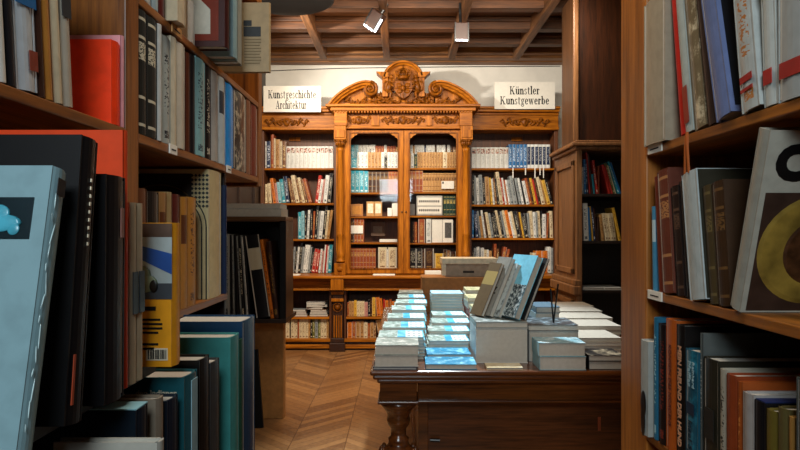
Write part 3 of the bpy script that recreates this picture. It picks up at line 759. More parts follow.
slab('antique_book', 374.5, 382, 201.5, z3, 7.66, .04, bookmat('s', 'P'), 'tan face out antique book, right one of a pair on third glazed shelf', 'book', parts=[('label', .12, .85, .2, .85, CREAM)])
slab('white_box', 387.5, 391.8, 208, z3, 7.64, .08, WHITE, 'small white box, the lower one at the right of third left glazed shelf', 'box')
slab('white_box', 392, 397.5, 203, z3, 7.66, .08, WHITE, 'taller white box at the right end of third left glazed shelf', 'box')
slab('price_card', 350.8, 363, 225.5, 233.5, 7.63, .003, WHITE, 'white price card in front of rust brown volumes, fourth left glazed shelf', 'card')
slab('flat_book', 379.5, 397, 239.3, 242.1, 7.64, .15, WHITE, 'white book lying flat on the fourth shelf behind the left glass door', 'book')
slab('picture_print', 371, 385, 222, 236, 7.9, .01, plain('faded_print', '#6e5646', .7), 'faded small print standing at the back of the fourth left glazed shelf', 'picture', parts=[('drawing', .15, .8, .25, .7, plain('print_grey', '#8d8378', .7))])
slab('price_card', 441.5, 454, 181, 188.8, 7.62, .003, WHITE, 'white card leaning on the tan volumes behind the right glass door', 'card', parts=[('stamp', .06, .18, .65, .9, INK)])
slab('grey_box', 408.5, 415, 204, 215.3, 7.66, .1, plain('grey_board', '#6f6a66', .7), 'grey box at the left end of third shelf behind right glass door', 'box')
e = slab('slipcase', 416.5, 442.5, 195.5, 215.3, 7.66, .12, plain('pale_slipcase', '#b8b4ac', .6), 'large pale slipcase with two dark banded lines, third shelf behind right glass', 'box', parts=[('band', .04, .96, .5, .9, WHITE), ('band', .04, .96, .08, .42, WHITE)])
for i, zz in enumerate((.7, .25)):
    for k in range(11):
        wd = px(442.5, 7.66)-px(416.5, 7.66); x = -wd/2+wd*(.1+k*.073); link('ornament', B(x, x+wd*.045, -.005, -.003, (zz-.05)*.237, (zz+.06)*.237), INK, e)
slab('art_book', 432, 442.5, 219, 242.6, 7.66, .02, WHITE, 'white art book face out on the fourth shelf behind the right glass door', 'book')
slab('art_book', 442.8, 453, 219, 242.6, 7.66, .02, WHITE, 'art book with a grey portrait cover, fourth shelf behind the right glass door', 'book', parts=[('cover_photo', .2, .85, .2, .85, plain('photo_grey', '#55524e', .6, var=.3, scale=60))])

# ---------------------------------------------------------------- base cabinets and the worktop
DB = 7.45; WT = pz(275, DB)     # worktop top
wt = link('worktop', B(px(262, 7.36), px(557, 7.36), 7.33, 8.05, WT-.035, WT-.001), OAKX, None, bevel=.008)
tag(wt, 'long oak worktop ledge running under the glazed cabinet and both wall bookcases', 'worktop')
def base_unit(pa, pb, label):
    e = empty('base_bookcase', (px((pa+pb)/2, DB), DB+.2, 0), label, 'bookcase'); e.location = (0, 0, 0)
    x0, x1 = px(pa, DB), px(pb, DB); zt = WT-.036
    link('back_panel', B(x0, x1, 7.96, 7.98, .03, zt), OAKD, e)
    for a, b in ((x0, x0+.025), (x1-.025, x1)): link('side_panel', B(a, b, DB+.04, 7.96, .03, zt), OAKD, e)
    z = pz(317, DB+.02); link('shelf', B(x0+.026, x1-.026, DB+.02, 7.95, z-.025, z), OAKX, e, bevel=.003)
    z = pz(339, DB); link('bottom_panel', B(x0, x1, DB, 7.95, z-.035, z), OAKX, e, bevel=.006)
    link('plinth', B(x0, x1, DB+.03, 7.94, 0, z-.036), PAN, e, bevel=.004)
    link('plinth_moulding', B(x0, x1, DB-.01, DB+.03, .02, .065), OAKX, e, bevel=.008)
    bm = NB(); box(bm, x0, x1, DB, DB+.3, pz(290, DB), zt); box(bm, x0, x1, DB-.03, DB+.3, pz(282, DB), zt); box(bm, x0, x1, DB-.02, DB, pz(290.5, DB), pz(288.5, DB))
    link('apron', bm, OAKX, e, bevel=.005)
    return e
base_unit(264, 331.2, 'low open oak bookcase under the left wall bookcase, flat stacks above cream volumes')
base_unit(343.8, 462, 'low open oak bookcase under the glazed cabinet holding tan and orange books')
base_unit(474, 556, 'low open oak bookcase at the right end behind the book table')
for i, (a, b) in enumerate(((331.4, 343.6), (462.2, 473.8))):
    e = empty('carved_pilaster', (0, 0, 0), ('carved oak pilaster with round boss and fluted panel left of the book table', 'carved oak pilaster with round boss hidden behind the book stacks')[i], 'pilaster', 'pilasters of the base cabinets')
    X0, X1 = px(a, DB-.05), px(b, DB-.05); xc = (X0+X1)/2
    link('post', B(X0+.01, X1-.01, DB-.04, DB+.12, .06, pz(283, DB)), PAN, e, bevel=.003)
    bm = NB(); ball(bm, (xc, DB-.045, pz(307, DB)), (.035, .03, .035)); tube(bm, [(xc+.05*math.cos(k*.45), DB-.045, pz(307, DB)+.05*math.sin(k*.45)) for k in range(15)], .008, 6)
    link('boss', bm, CARVE, e, smooth=True)
    bm = NB()
    for k in range(4): box(bm, X0+.025+k*.027, X0+.04+k*.027, DB-.055, DB-.039, pz(337, DB), pz(315, DB))
    link('fluting', bm, OAK, e, bevel=.003)
    bm = NB(); box(bm, X0, X1, DB-.07, DB-.041, pz(301, DB), pz(298, DB)); box(bm, X0, X1, DB-.06, DB-.041, pz(294, DB), pz(291, DB)); link('collar', bm, OAK, e, bevel=.004)
    bm = NB(); box(bm, X0-.02, X1+.02, DB-.10, DB-.041, 0, .10); box(bm, X0-.01, X1+.01, DB-.08, DB-.041, .10, .15); link('foot_block', bm, PAN, e, bevel=.006)
    bm = B(X0-.005, X1+.005, DB-.11, DB-.041, pz(289.5, DB), WT-.037); link('bracket', bm, OAK, e, bevel=.006)
def brow(a, b, y, spec, where): row(None, spec, (px(a, 7.5), 7.50, pz(y, DB)), 0, px(b, 7.5)-px(a, 7.5), 7.5/F, where, .17, jitter=.015)
brow(278, 328.7, 339, 'c3.7,19*3 _1.5 c3.3,19*2 q1.5,19 c3,19*3 s2,19 k2,18 v2.5,19 g3,19 v2.5,19 c3,19*2 s2,19', 'lower shelf, left base bookcase')
brow(347.2, 397, 317, 'q2,14 s3,15*2 y3,16 c3,15*3 p2,14*2 k3,16 d2,18 y4,19 o4.5,19/-4 o3,18/-4 r2,17 o4,16/-3 q3,17 o3,15 s3,15', 'upper shelf, middle base bookcase')
brow(347.2, 397, 339, 'o4,16 q3,17 s3.5,17 s3,17 c3,16 q2,15 s3,16 m2,15 s4,18/-10 c4,18/-12 s3,17/-12 s3,16/-12', 'lower shelf, middle base bookcase')

def flat_bm(bm, w_, depth, th, spine, part, M=Matrix(), mc=0, mp=1):
    cv = .0018; uvl = bm.loops.layers.uv.verify()
    if part in ('both', 'cover'):
        for z0, z1 in ((0, cv), (th-cv, th)):
            fs = box(bm, -w_/2, w_/2, -depth/2, depth/2, z0, z1, mc, M)
            for f in fs:
                for l in f.loops: l[uvl].uv = (.5, -1)
            if z0 > 0:
                for l, q in zip(fs[1].loops, ((0,0),(1,0),(1,1),(0,1))): l[uvl].uv = (min(max(q[0], .001), .999), max(q[1], .001))
        if spine == 'L': sp = (-w_/2-.001, -w_/2+.001, -depth/2, depth/2)
        elif spine == 'F': sp = (-w_/2, w_/2, -depth/2-.001, -depth/2+.001)
        else: sp = (-w_/2, w_/2, depth/2-.001, depth/2+.001)
        for f in box(bm, sp[0], sp[1], sp[2], sp[3], 0, th, mc, M):
            for l in f.loops: l[uvl].uv = (.5, -1)
    o = .003
    if part in ('both', 'pages'):
        Mi = M.inverted()
        for f in box(bm, -w_/2+(o if spine != 'L' else .0012), w_/2-o, -depth/2+(o if spine != 'F' else .0012), depth/2-(o if spine != 'B' else .0012), cv+.0001, th-cv-.0001, mp, M):
            for l in f.loops: l[uvl].uv = ((Mi @ l.vert.co).z, .5)
def lying(px0, px1, Df, zb, depth, th, code, st, label, group=None, spine='L', rot=0, hexc=None, ink=None, name='book', small=False, x01=None):
    """a book lying flat; top board printed"""
    x0, x1 = x01 or (px(px0, Df), px(px1, Df)); w_ = x1-x0
    loc = Vector(((x0+x1)/2, Df+depth/2, zb)); m = bookmat(code, st, hexc, ink)
    if small:
        SMALLFLAT.append((Matrix.Translation(loc) @ Matrix.Rotation(R(rot), 4, 'Z'), w_, depth, th, spine, m)); return
    e = empty(name, loc, label, 'book', group, rot=(0, 0, R(rot)))
    bm = NB(); flat_bm(bm, w_, depth, th, spine, 'cover'); link('cover', bm, m, e)
    bm = NB(); flat_bm(bm, w_, depth, th, spine, 'pages', mp=0); link('pages', bm, PAGES, e)
    return e
# flat piles in the left base bookcase
zz = pz(317, DB+.02)+.0006
for a, b, n, cs in ((284, 307, 3, 'gmg'), (309.5, 328, 3, 'kgm')):
    z = zz
    for i in range(n):
        lying(a+i*.6, b-i*.8, 7.52, z, .2, .026, cs[i], 'P', '%s book lying flat, %s in the %s pile, upper shelf of left base bookcase' % (COLS[cs[i]][0], ('lowest', 'middle', 'topmost')[i], 'left' if a < 300 else 'right'), 'flat books in the left base bookcase')
        z += .0268
for i, (a, b, c) in enumerate(((304, 325, 'm'), (303, 328, 'g'), (304, 327, 'w'))):
    lying(a+3, b-1.5, 7.52, z+.001, .2, .028, c, 'P', '%s book lying above the right pile, %s of the three uppermost, left base bookcase' % (COLS[c][0], ('lowest', 'middle', 'topmost')[i]), 'flat books in the left base bookcase', rot=(-6, 5, -3)[i]); z += .0288
# papers lying on the worktop
for i, (a, b) in enumerate(((291, 300), (373, 395), (425, 441))):
    zz = WT
    n = (1, 1, 4)[i]
    for k in range(n):
        o = link('paper_stack', B(px(a, 7.4), px(b, 7.4), 7.36, 7.48, zz+k*.0132, zz+.012+k*.0132), WHITE, bevel=.001)
        tag(o, ('small white leaflet stack on the worktop at the left bookcase', 'flat white booklet on the worktop below the left glass door', '')[i] or '%s white booklet of the pile on the worktop beside the cardboard box' % ('lowest', 'second', 'third', 'topmost')[k], 'booklet')

# ---------------------------------------------------------------- tall dark bookcase on the right
DR = 5.4
XR = px(578, DR)
rb = empty('panelled_bookcase', (0, 0, 0), 'tall dark bookcase with a panelled side, standing behind the right hand post', 'bookcase')
xl = XR; zt = pz(150, DR); yb = 6.2; yc = 5.9
link('side_panel', B(xl, xl+.03, DR+.03, yb, 0, zt), SIDE, rb, bevel=.003)
link('side_panel', B(xl+1.3, xl+1.33, DR+.03, yb, 0, zt), SIDE, rb)
link('back_panel', B(xl+.03, xl+1.3, yb-.02, yb, 0, zt), DRK, rb)
bm = NB(); box(bm, xl-.012, xl+.035, DR, DR+.03, 0, zt); link('stile', bm, SIDE, rb, bevel=.003)
for z0, z1 in ((1.02, 2.0), (.12, .80)):   # framed panels on the side
    bm = NB(); a, b = DR+.1, yb-.09
    for q in ((a, b, z0, z0+.05), (a, b, z1-.05, z1), (a, a+.05, z0, z1), (b-.05, b, z0, z1)): box(bm, xl-.02, xl, *q)
    link('panel_moulding', bm, SIDE, rb, bevel=.006)
bm = NB(); box(bm, xl-.05, xl+.02, DR-.03, yb, .85, .93); box(bm, xl-.035, xl+.02, DR-.02, yb, .93, .98); link('belt_moulding', bm, SIDE, rb, bevel=.01)
for y, nm in ((193.5, 'shelf'), (241, 'shelf'), (290.5, 'shelf')):
    z = pz(y, DR); link(nm, B(xl+.031, xl+1.299, DR+.03, yb-.021, z-.025, z), DRK, rb, bevel=.003)
link('bottom_panel', B(xl+.031, xl+1.299, DR+.03, yb-.021, .3, .33), DRK, rb)
bm = NB(); box(bm, xl-.03, xl+1.36, DR-.03, yb, zt, zt+.03); box(bm, xl-.06, xl+1.39, DR-.06, yb, zt+.03, zt+.06); box(bm, xl-.03, xl+1.36, DR-.03, yb, zt+.06, zt+.08)
link('cornice', bm, SIDE, rb, bevel=.008)
pc = empty('column_casing', (0, 0, 0), 'tall dark panelled wooden casing rising from the right bookcase to the ceiling', 'casing')
link('front_panel', B(xl+.02, xl+1.3, DR+.06, DR+.09, zt+.081, 3.44), PAN, pc)
link('side_panel', B(xl-.01, xl+.02, DR+.04, yc, zt+.081, 3.44), wood('casing_side_wood', '#34200f', '#664226', .42), pc, bevel=.006)
link('corner_bead', B(xl-.03, xl+.015, DR+.03, DR+.055, zt+.081, 3.44), SIDE, pc, bevel=.008)
def rrow(a, b, y, spec, where): row(None, spec, (px(a, DR), DR+.05, pz(y, DR)), 0, px(b, DR)-px(a, DR), DR/F, where, .2)
rrow(582.5, 624, 193.5, 'w5,27 b3,35/-2 n2.5,35/-3 r2,42/-5 d3,40/-6 t4,20/-5 r4,34/-7 q2,28 _2 r4,30/-14 r3,29/-15 v3,32/-16 c2,30/-16 t3,34/-18 b3,33/-18', 'upper shelf, dark right bookcase')
rrow(582.5, 624, 241, 'm3,32 w7,38/-2 b3,34/-3 y2,35/-5 n3,35/-5 d2,33/-5 d3,24 s4,27/-6 c4,28/-8*4 y4,34/-12', 'second shelf, dark right bookcase')
z = pz(290.5, DR)+.0006
for i, (a, b) in enumerate(((583, 604), (605, 622))):
    lying(a, b, DR+.04, z, .28, .02, 'w', 'P', 'pale magazine pile lying flat at the %s, third shelf of dark right bookcase' % ('left', 'right')[i], 'flat magazines in the dark bookcase')

# ---------------------------------------------------------------- low bookcase and oversize books in the left aisle
mk = empty('oversize_rack', (0, 0, 0), 'dark open rack of oversize books left of the aisle with grey books on top', 'rack')
MX0, MX1, MY = -1.5, px(286, 4.4), 4.4; MZ0, MZ1 = pz(319, MY), pz(221, MY)
link('side_panel', B(MX1-.045, MX1, MY, 4.7, MZ0, MZ1), BLK, mk, bevel=.003); link('side_panel', B(MX0, MX0+.03, MY, 4.7, MZ0, MZ1), BLK, mk)
link('top_panel', B(MX0, MX1, MY-.01, 4.7, MZ1+.001, MZ1+.03), wood('dark_top_board', '#3a2414', '#6b4a2c', .4, axis=0), mk, bevel=.003)
link('bottom_panel', B(MX0, MX1, MY, 4.84, MZ0-.03, MZ0-.001), DRK, mk, bevel=.003)
link('back_panel', B(MX0+.03, MX1-.045, 4.68, 4.70, MZ0+.001, MZ1), DRK, mk)
link('pedestal', B(MX0, px(283.5, 4.75), 4.75, 4.84, 0, MZ0-.031), TAN, mk, bevel=.003)
row(None, 's5,88 w3.5,85 g8,85 k2,84/-1 g1.5,84/-1 k3,84/-2 g1.5,83/-3 k3,84/-3 g1,84/-4 w1,82/-4 k2,84/-4 kL15,84/-8 o3.5,80/-8 d5,78/-6', (px(213, MY), MY+.012, MZ0), 0, px(278.5, MY+.02)-px(213, MY+.02), MY/F, 'lower aisle rack of oversize volumes', .25, jitter=.005)
z = MZ1+.0306
for i, (a, b, th, c) in enumerate(((219, 281.5, .055, 'g'), (222, 280, .034, 'w'))):
    lying(a, b, MY+.01, z, .26, th, c, 'P', ('thick grey book lying on top of the dark aisle rack, the lower one', 'pale book lying on the thick grey one atop the aisle rack')[i], 'flat books on the aisle rack', spine='B'); z += th+.0006
e = empty('portfolio', (px(262, 4.52), 4.52, .003), 'black portfolio leaning on the tan pedestal near the floor', 'portfolio', rot=(R(-12), R(-7), 0))
link('cover', B(-.06, .01, 0, .02, 0, .55), BLK, e, bevel=.002); link('page_edge', B(-.07, -.0605, .002, .018, .005, .54), CREAM, e)

# ---------------------------------------------------------------- track spotlights
def lamp(pxc, yc, D, tilt, yaw, label, power=0):
    e = empty('ceiling_spotlight', (px(pxc, D), D, pz(yc, D)), label, 'spotlight', 'square track spotlights', rot=(R(tilt), R(yaw[0]), R(yaw[1])))
    link('housing', B(-.062, .062, -.05, .05, -.075, .10), METAL, e, bevel=.008)
    for a in (-.067, .055): link('bezel', B(a, a+.012, -.054, -.0501, -.08, .10), BLK, e)
    bm = NB()
    box(bm, -.054, .054, -.056, -.0501, -.076, -.062)
    link('led_strip', bm, LED, e)
    bm = NB(); tube(bm, [(0, .03, .07), (0, .05, .20), (0, .05, 3.455-pz(yc, D)+.09)], .014, 8); link('stem', bm, BLK, e)
    return e
l1 = lamp(461, 34.5, 6.0, 0, (0, 3), 'square brown ceiling spotlight facing the camera right of the carved pediment')
l2 = lamp(374.5, 22, 6.0, 8, (38, -20), 'tilted square ceiling spotlight with glowing edge left of the other spotlight')
link('led_rim', B(.0671, .074, -.050, -.02, -.07, .06), LED, l2)
e = empty('round_ceiling_lamp', (px(285, 5.5), 5.5, pz(0, 5.5)), 'round black ceiling lamp cut off by the top edge of the picture', 'lamp')
bm = NB(); lathe(bm, [(.40, .0), (.42, .01), (.42, .04), (.30, .06), (.05, .075)], (0, 0, 0), 32); link('shade', bm, plain('matt_black_metal', '#070707', .8), e, smooth=False)
bm = NB(); lathe(bm, [(.02, .075), (.02, 3.51-pz(0, 5.5))], (0, 0, 0), 12); link('stem', bm, BLK, e)

# ---------------------------------------------------------------- the book table
TZ = .78; TY0 = 2.81; TY1 = 5.15; TX0 = px(370, TY0); TX1 = 1.30
tb = empty('book_table', (0, 0, 0), 'heavy dark wooden book table with bulbous turned legs and panelled front', 'table')
bm = NB(); box(bm, TX0, TX1, TY0, TY1, TZ-.022, TZ); box(bm, TX0+.012, TX1-.012, TY0+.012, TY1-.012, TZ-.042, TZ-.022); box(bm, TX0+.03, TX1-.03, TY0+.03, TY1-.03, TZ-.062, TZ-.042)
link('tabletop', bm, TBL, tb, bevel=.008)
fx = TX0+.042; fy = TY0+.05
bm = NB(); box(bm, fx+.17, TX1-.2, fy+.03, fy+.06, TZ-.15, TZ-.062); box(bm, fx+.17, TX1-.2, fy+.012, fy+.06, TZ-.158, TZ-.146); link('apron', bm, TBL, tb, bevel=.004)
bm = NB(); box(bm, fx+.02, fx+.05, fy+.17, TY1-.2, TZ-.158, TZ-.062); link('apron', bm, TBL, tb, bevel=.004)
for xx, yy in ((fx, fy), (TX1-.042-.165, fy), (fx, TY1-.05-.165), (TX1-.042-.165, TY1-.05-.165)):
    bm = NB(); box(bm, xx, xx+.165, yy, yy+.165, TZ-.145, TZ-.062); box(bm, xx-.01, xx+.175, yy-.01, yy+.175, TZ-.158, TZ-.145)
    bl = link('leg', bm, TBL, tb, bevel=.004)
    c = (xx+.083, yy+.083, 0)
    bm = NB(); lathe(bm, [(.03, .02), (.05, .02), (.06, .05), (.045, .09), (.04, .13), (.05, .2), (.07, .27), (.085, .32), (.088, .36), (.08, .39), (.05, .415), (.045, .43), (.048, .445), (.035, .455), (.036, .49), (.05, .51), (.054, .53), (.05, .55), (.062, .575), (.082, .6), (.082, TZ-.158)], c, 32)
    link('turning', bm, TBL, bl, smooth=True)
    bm = NB()
    for k in range(12):
        a = 2*math.pi*k/12; ball(bm, (c[0]+.078*math.cos(a), c[1]+.078*math.sin(a), .36), (.017, .017, .052), rot=(0, 0, a), seg=8)
    link('gadroons', bm, TBL, bl, smooth=True)
    link('foot', B(xx+.01, xx+.155, yy+.01, yy+.155, 0, .02), TBL, bl)
bm = B(fx+.19, TX1-.22, fy+.14, fy+.16, .08, TZ-.159); fp = link('front_panel', bm, wood('table_panel_wood', '#2c1409', '#754020', .3, axis=0, coat=.2), tb)
link('side_panel', B(fx+.19, fx+.21, fy+.16, TY1-.2, .08, TZ-.159), TBL, tb)
bm = NB()
bm.free()
for a, b in ((fx+.175, fx+.22), (TX1-.25, TX1-.2)): link('stile', B(a, b, fy+.11, fy+.14, .08, TZ-.159), TBL, tb, bevel=.003)
bm = NB(); box(bm, fx+.17, TX1-.2, fy+.1, TY1-.2, .05, .08); link('stretcher_shelf', bm, TBL, tb)
bm = NB(); tube(bm, [(px(430, 3.0)+.0, fy+.125, pz(439, 3.0)), (px(430, 3.0)+.045, fy+.12, pz(439, 3.0)-.0)], .008, 8); link('latch', bm, BLK, fp)
link('sticker', B(px(601, 2.95), px(604, 2.95), fy+.137, fy+.1395, pz(434, 2.95), pz(420, 2.95)), plain('orange_sticker', '#b8582c', .6, var=.3, scale=300), fp)

TE = .0006
def stack(p0, p1, Df, top, depth, ths, codes, where, spine='B', jit=.006, st='F', grp=None, x01=None, rot=0, desc=None):
    """codes: list of (code, style, hex, ink) from bottom to top"""
    z = TZ+TE; tot = sum(ths); k = (top-TZ-TE*len(ths))/tot
    n = len(ths)
    for i, t in enumerate(ths):
        c, s_, hx, ik = codes[i % len(codes)]
        dx = random.uniform(-jit, jit); dy = random.uniform(-jit, jit)
        xx = x01 or (px(p0, Df), px(p1, Df))
        nm = 'topmost' if i == n-1 else ('lowest' if i == 0 else (ORDS[n-i-1]+' from top'))
        if n == 1: nm = 'the single'
        lbl = '%s %s book, %s' % (nm, desc[i % len(desc)] if desc else COLS[c][0], where)
        lying(0, 0, Df+dy, z, depth, t*k-.0, c, s_, lbl, grp or 'books stacked on the table', spine=spine, x01=(xx[0]+dx, xx[1]+dx), rot=rot+random.uniform(-1, 1), hexc=hx, ink=ik, small=(Df > 3.0 and i < n-1 and t*k/Df < .0065) or (Df > 3.5 and i < n-2))
        z += t*k+TE
FG = ('g', 'F', '#c3ccca', None); PG = ('g', 'G', '#7f8f88', '#dfe6e2')
# column A
stack(374, 418, 2.84, .888, .20, [1.0, 4.2, 3.6], [('n', 'P', None, None), ('w', 'G', '#a9aaa6', '#5b625e'), ('w', 'G', '#8f9a92', '#e0dfd6')], 'front stack at the left table corner', desc=['navy', 'thick white', 'grey covered white'])
for i, (p0, p1, D, yt) in enumerate(((379, 425, 3.08, 337), (383, 425.5, 3.32, 327.5), (388, 426, 3.56, 318), (392, 426.5, 3.80, 309.5), (395, 426.5, 4.04, 303), (398, 425.5, 4.28, 297.5), (398.5, 423, 4.52, 292.5))):
    n = 7 if i == 0 else 8
    stack(p0, p1, D, pz(yt, D), .215, [1]*n, [FG if i < 6 else PG], '%s stack behind the left table corner' % ORDS[i+1], desc=['grey and turquoise'])
# column B
CY = ('t', 'G', '#1488b4', '#9adcee')
stack(426, 477, 2.845, .804, .17, [1], [CY], 'lying alone at the front table edge', desc=['bright turquoise'])
stack(427, 471, 3.035, .812, .17, [1, 1], [CY], 'second row from the front, middle of the table', desc=['bright turquoise'])
for i, (p0, p1, D, yt, n) in enumerate(((428, 469, 3.22, 341, 4), (429.5, 471, 3.42, 331, 5), (431.5, 470, 3.63, 322.5, 6), (432, 465, 3.84, 315, 7))):
    stack(p0, p1, D, pz(yt, D), .19, [1]*n, [FG], '%s stack of the middle row on the table' % ORDS[i+2], desc=['grey and turquoise'])
stack(431.5, 463, 4.06, pz(293.5, 4.06), .22, [1]*12, [('l', 'G', '#8aa4ac', '#39484c'), ('l', 'P', '#9fc4d0', None)], 'tall tidy stack at the back of the table', desc=['grey blue', 'pale blue'], jit=.002)
# column C
stack(476, 528, 2.98, pz(322, 2.98), .25, [6, 1.0], [('w', 'P', '#c9cdcc', None), ('g', 'G', '#7b8482', '#d7dcda')], 'big block stack right of the table centre', spine='L', desc=['very thick white', 'grey photo covered'], jit=.001)
# teal leaflet edge on the block, block behind it and the back stack
stack(529, 579, 3.02, pz(325, 3.02), .26, [5.2, 1], [('w', 'P', '#b5b8b8', None), ('n', 'G', '#3e4448', '#8fa2ac')], 'second block stack under the pale blue one', spine='L', desc=['very thick grey', 'dark photo covered'], jit=.001)
stack(540, 586.5, 2.83, pz(343, 2.83), .16, [1, 1], [('l', 'G', '#8fb9c4', '#e3eef0')], 'pair near the right front table edge', spine='L', desc=['thick pale blue'], jit=.003)
stack(589.5, 625, 2.835, pz(355.5, 2.835), .17, [1.5, 1], [('k', 'G', '#1d1b1c', '#a9977c')], 'pair at the post, right front of the table', spine='L', desc=['black'], jit=.004)
stack(487, 523, 2.83, .791, .1, [1], [('c', 'G', '#dcc8a0', '#e8dcc0')], 'small one lying before the big white block', spine='L', desc=['slim cream'])
for i, (p0, p1, D, yt) in enumerate(((476, 514, 3.28, 318), (474, 512, 3.55, 309), (468, 508, 3.82, 298), (466, 505, 4.10, 290))):
    stack(p0, p1, D, pz(yt, D), .24, [1.5, 1, 1.3, 1, .6], [('w', 'P', '#c8cac6', None), ('w', 'P', '#d5d5cf', None), ('r', 'P', '#7a2a22', None), ('g', 'G', '#9aa09c', '#5a605c'), ('s', 'G', '#c8bd96', '#6d7a50')],
          '%s stack of the row behind the big block' % ORDS[i], spine='L', desc=['thick white', 'white', 'dark red', 'grey', 'tan and green'])
for i, (p0, p1, D, yt) in enumerate(((576, 622, 3.12, 338), (563, 621, 3.40, 326), (557, 612, 3.68, 318), (552, 603, 3.96, 311), (548, 594, 4.24, 306))):
    stack(p0, p1, D, pz(yt, D), .25, [1]*5, [('w', 'P', '#bdb3a4', None), ('w', 'P', '#cfc6b6', None)], '%s step of the staircase of pale books by the post' % ORDS[i], spine='B', desc=['pale'])
stack(536, 560, 3.32, pz(307, 3.32), .24, [1]*7, [('b', 'P', '#4d6a7c', None), ('l', 'P', '#8fa9b2', None)], 'blue grey stack behind the leaning display books', spine='L', desc=['slate blue', 'pale blue'])

# leaning display books on the row behind the big block
def display(pxb, yb, D, w_, h, th, lean, yaw, hexc, ink, st, label, base=None):
    z = base
    e = empty('display_book', (px(pxb, D), D, z+.001+th*math.sin(R(lean))), label, 'book', 'books leaning upright on the table', rot=(0, R(lean), R(yaw)))
    # cover faces local -x, width along local y, spine at the far edge
    bm = NB(); uvl = bm.loops.layers.uv.verify()
    for x0, x1 in ((0, .002), (th-.002, th)):
        fs = box(bm, x0, x1, 0, w_, 0, h)
        for f in fs:
            for l in f.loops: l[uvl].uv = (.5, -1)
        if x0 == 0:
            for l, q in zip(fs[5].loops, ((0,0),(1,0),(1,1),(0,1))): l[uvl].uv = (min(max(q[0], .001), .999), max(q[1], .001))
    for f in box(bm, 0, th, w_-.002, w_, 0, h):
        for l in f.loops: l[uvl].uv = (.5, -1)
    link('cover', bm, bookmat('g', st, hexc, ink), e)
    link('pages', B(.0021, th-.0021, .003, w_-.003, .003, h-.003), PAGES, e)
    return e
zb2 = pz(318, 3.28)+.001; zb1 = pz(322, 2.98)+.001
DX0 = px(524, 3.0)
display(0, 0, 3.0, .20, .315, .016, 25, 24, '#15161a', '#8b7a5c', 'P', 'black backed display book leaning furthest right over the block stack', zb1)
for dx, D, w_, h, th, hx, ik, st, lb in (
    (-.046, 3.0, .20, .32, .034, '#7cc4de', '#e8f0f2', 'H', 'pale blue display book with a crowd photograph, leaning against the black one'),
    (-.111, 3.082, .13, .28, .020, '#b9c4c6', '#4a5254', 'G', 'grey white display book leaning behind the pale blue one'),
    (-.149, 3.10, .12, .31, .024, '#8f8e88', '#33302c', 'P', 'tall grey display book with two dark letters on its cover'),
    (-.186, 3.119, .11, .28, .018, '#6e5c46', '#a8925e', 'L', 'brown display book with an ochre label, furthest left of the leaning books')):
    e = display(0, 0, D, w_, h, th, 25, 24, hx, ik, st, lb, zb1); e.location.x = DX0+dx
    if 'two dark' in lb:
        text('cover_lettering', 'ÖZ', .05, INK, e, basis((0,-1,0), (0,0,1), (-.001, .06, .13)), bold=.001)
bpy.data.objects['display_book'].location.x = DX0
ez = empty('book_easel', (DX0+.06, 3.03, zb1-.02), 'thin dark easel propping the leaning display books', 'easel')
bm = NB(); tube(bm, [(.115, .03, .19), (.10, .06, -.0), ], .004, 6); link('prop_leg', bm, BLK, ez)
bm = NB(); tube(bm, [(.095, .10, .16), (.10, .06, .0)], .004, 6); link('prop_leg', bm, BLK, ez)

# cardboard boxes at the back of the table
cb = empty('cardboard_box', (px(461, 4.79), 4.95, TZ+.0006), 'wide brown cardboard box at the back of the book table, under the pale box', 'box')
wd = px(500, 4.79)-px(422, 4.79); hz = pz(277.5, 4.79)-TZ
link('body', B(-wd/2, wd/2, -.16, .16, 0, hz), CARD, cb, bevel=.003); link('flap', B(-wd/2+.02, wd/2-.02, -.163, -.1605, hz*.55, hz*.98), plain('cardboard_flap', '#b87c42', .7), cb)
ub = empty('open_box', (px(470, 4.83), 4.96, TZ+hz+.0012), 'pale open box with a white rim lying on the cardboard box', 'box')
wu = px(498.5, 4.83)-px(442.5, 4.83); hu = pz(258.5, 4.83)-TZ-hz
bm = NB(); hh = hu
prism(bm, [(-wu/2+.03, 0), (wu/2-.02, 0), (wu/2, hh-.045), (-wu/2, hh-.045)], -.10, .13)
link('body', bm, plain('pale_brown_board', '#b09a84', .6), ub)
link('rim', B(-wu/2, wu/2, -.13, .13, hh-.044, hh), CREAM, ub, bevel=.004)
link('side_edge', B(-wu/2-.001, -wu/2+.03, -.13, -.10, .01, hh-.045), CREAM, ub); link('side_edge', B(wu/2-.03, wu/2+.001, -.13, -.10, .01, hh-.045), CREAM, ub)
link('printed_mark', B(-.05, .035, -.102, -.1003, .028, .045), plain('faded_print_black', '#3a2c22', .7), ub)

# ================================================================ left foreground bookcase
XL = -.5
lb = empty('aisle_bookcase', (0, 0, 0), 'tall brown bookcase filling the left foreground with a lower book ledge', 'bookcase')
Z1, Z2, Z3, ZL = 1.85, 1.585, 1.2175, 1.2
def upright(p, x0, x1, y0, y1, z0, z1, m=BRN): return link('upright', B(x0, x1, y0, y1, z0, z1), m, p, bevel=.003)
upright(lb, -.86, XL, 1.168, 1.226, 0, 2.6)
upright(lb, -.86, XL, 2.262, 2.32, Z2-.03, 2.6)
upright(lb, -.86, XL, .15, .19, 0, 2.6)
upright(lb, -.86, XL-.01, 1.858, 1.876, .0, Z2-.019, DRK)
link('back_panel', B(-.89, -.861,   .15, 1.876, 0, 2.6), DRK, lb)
link('back_panel', B(-.89, -.861, 1.877, 2.32, Z2-.03, 2.6), DRK, lb)
link('shelf', B(-.86, XL, 1.2265, 2.2615, 2.2, 2.22), BRNY, lb); link('shelf', B(-.86, XL, .1905, 1.1675, 2.0, 2.02), BRNY, lb)
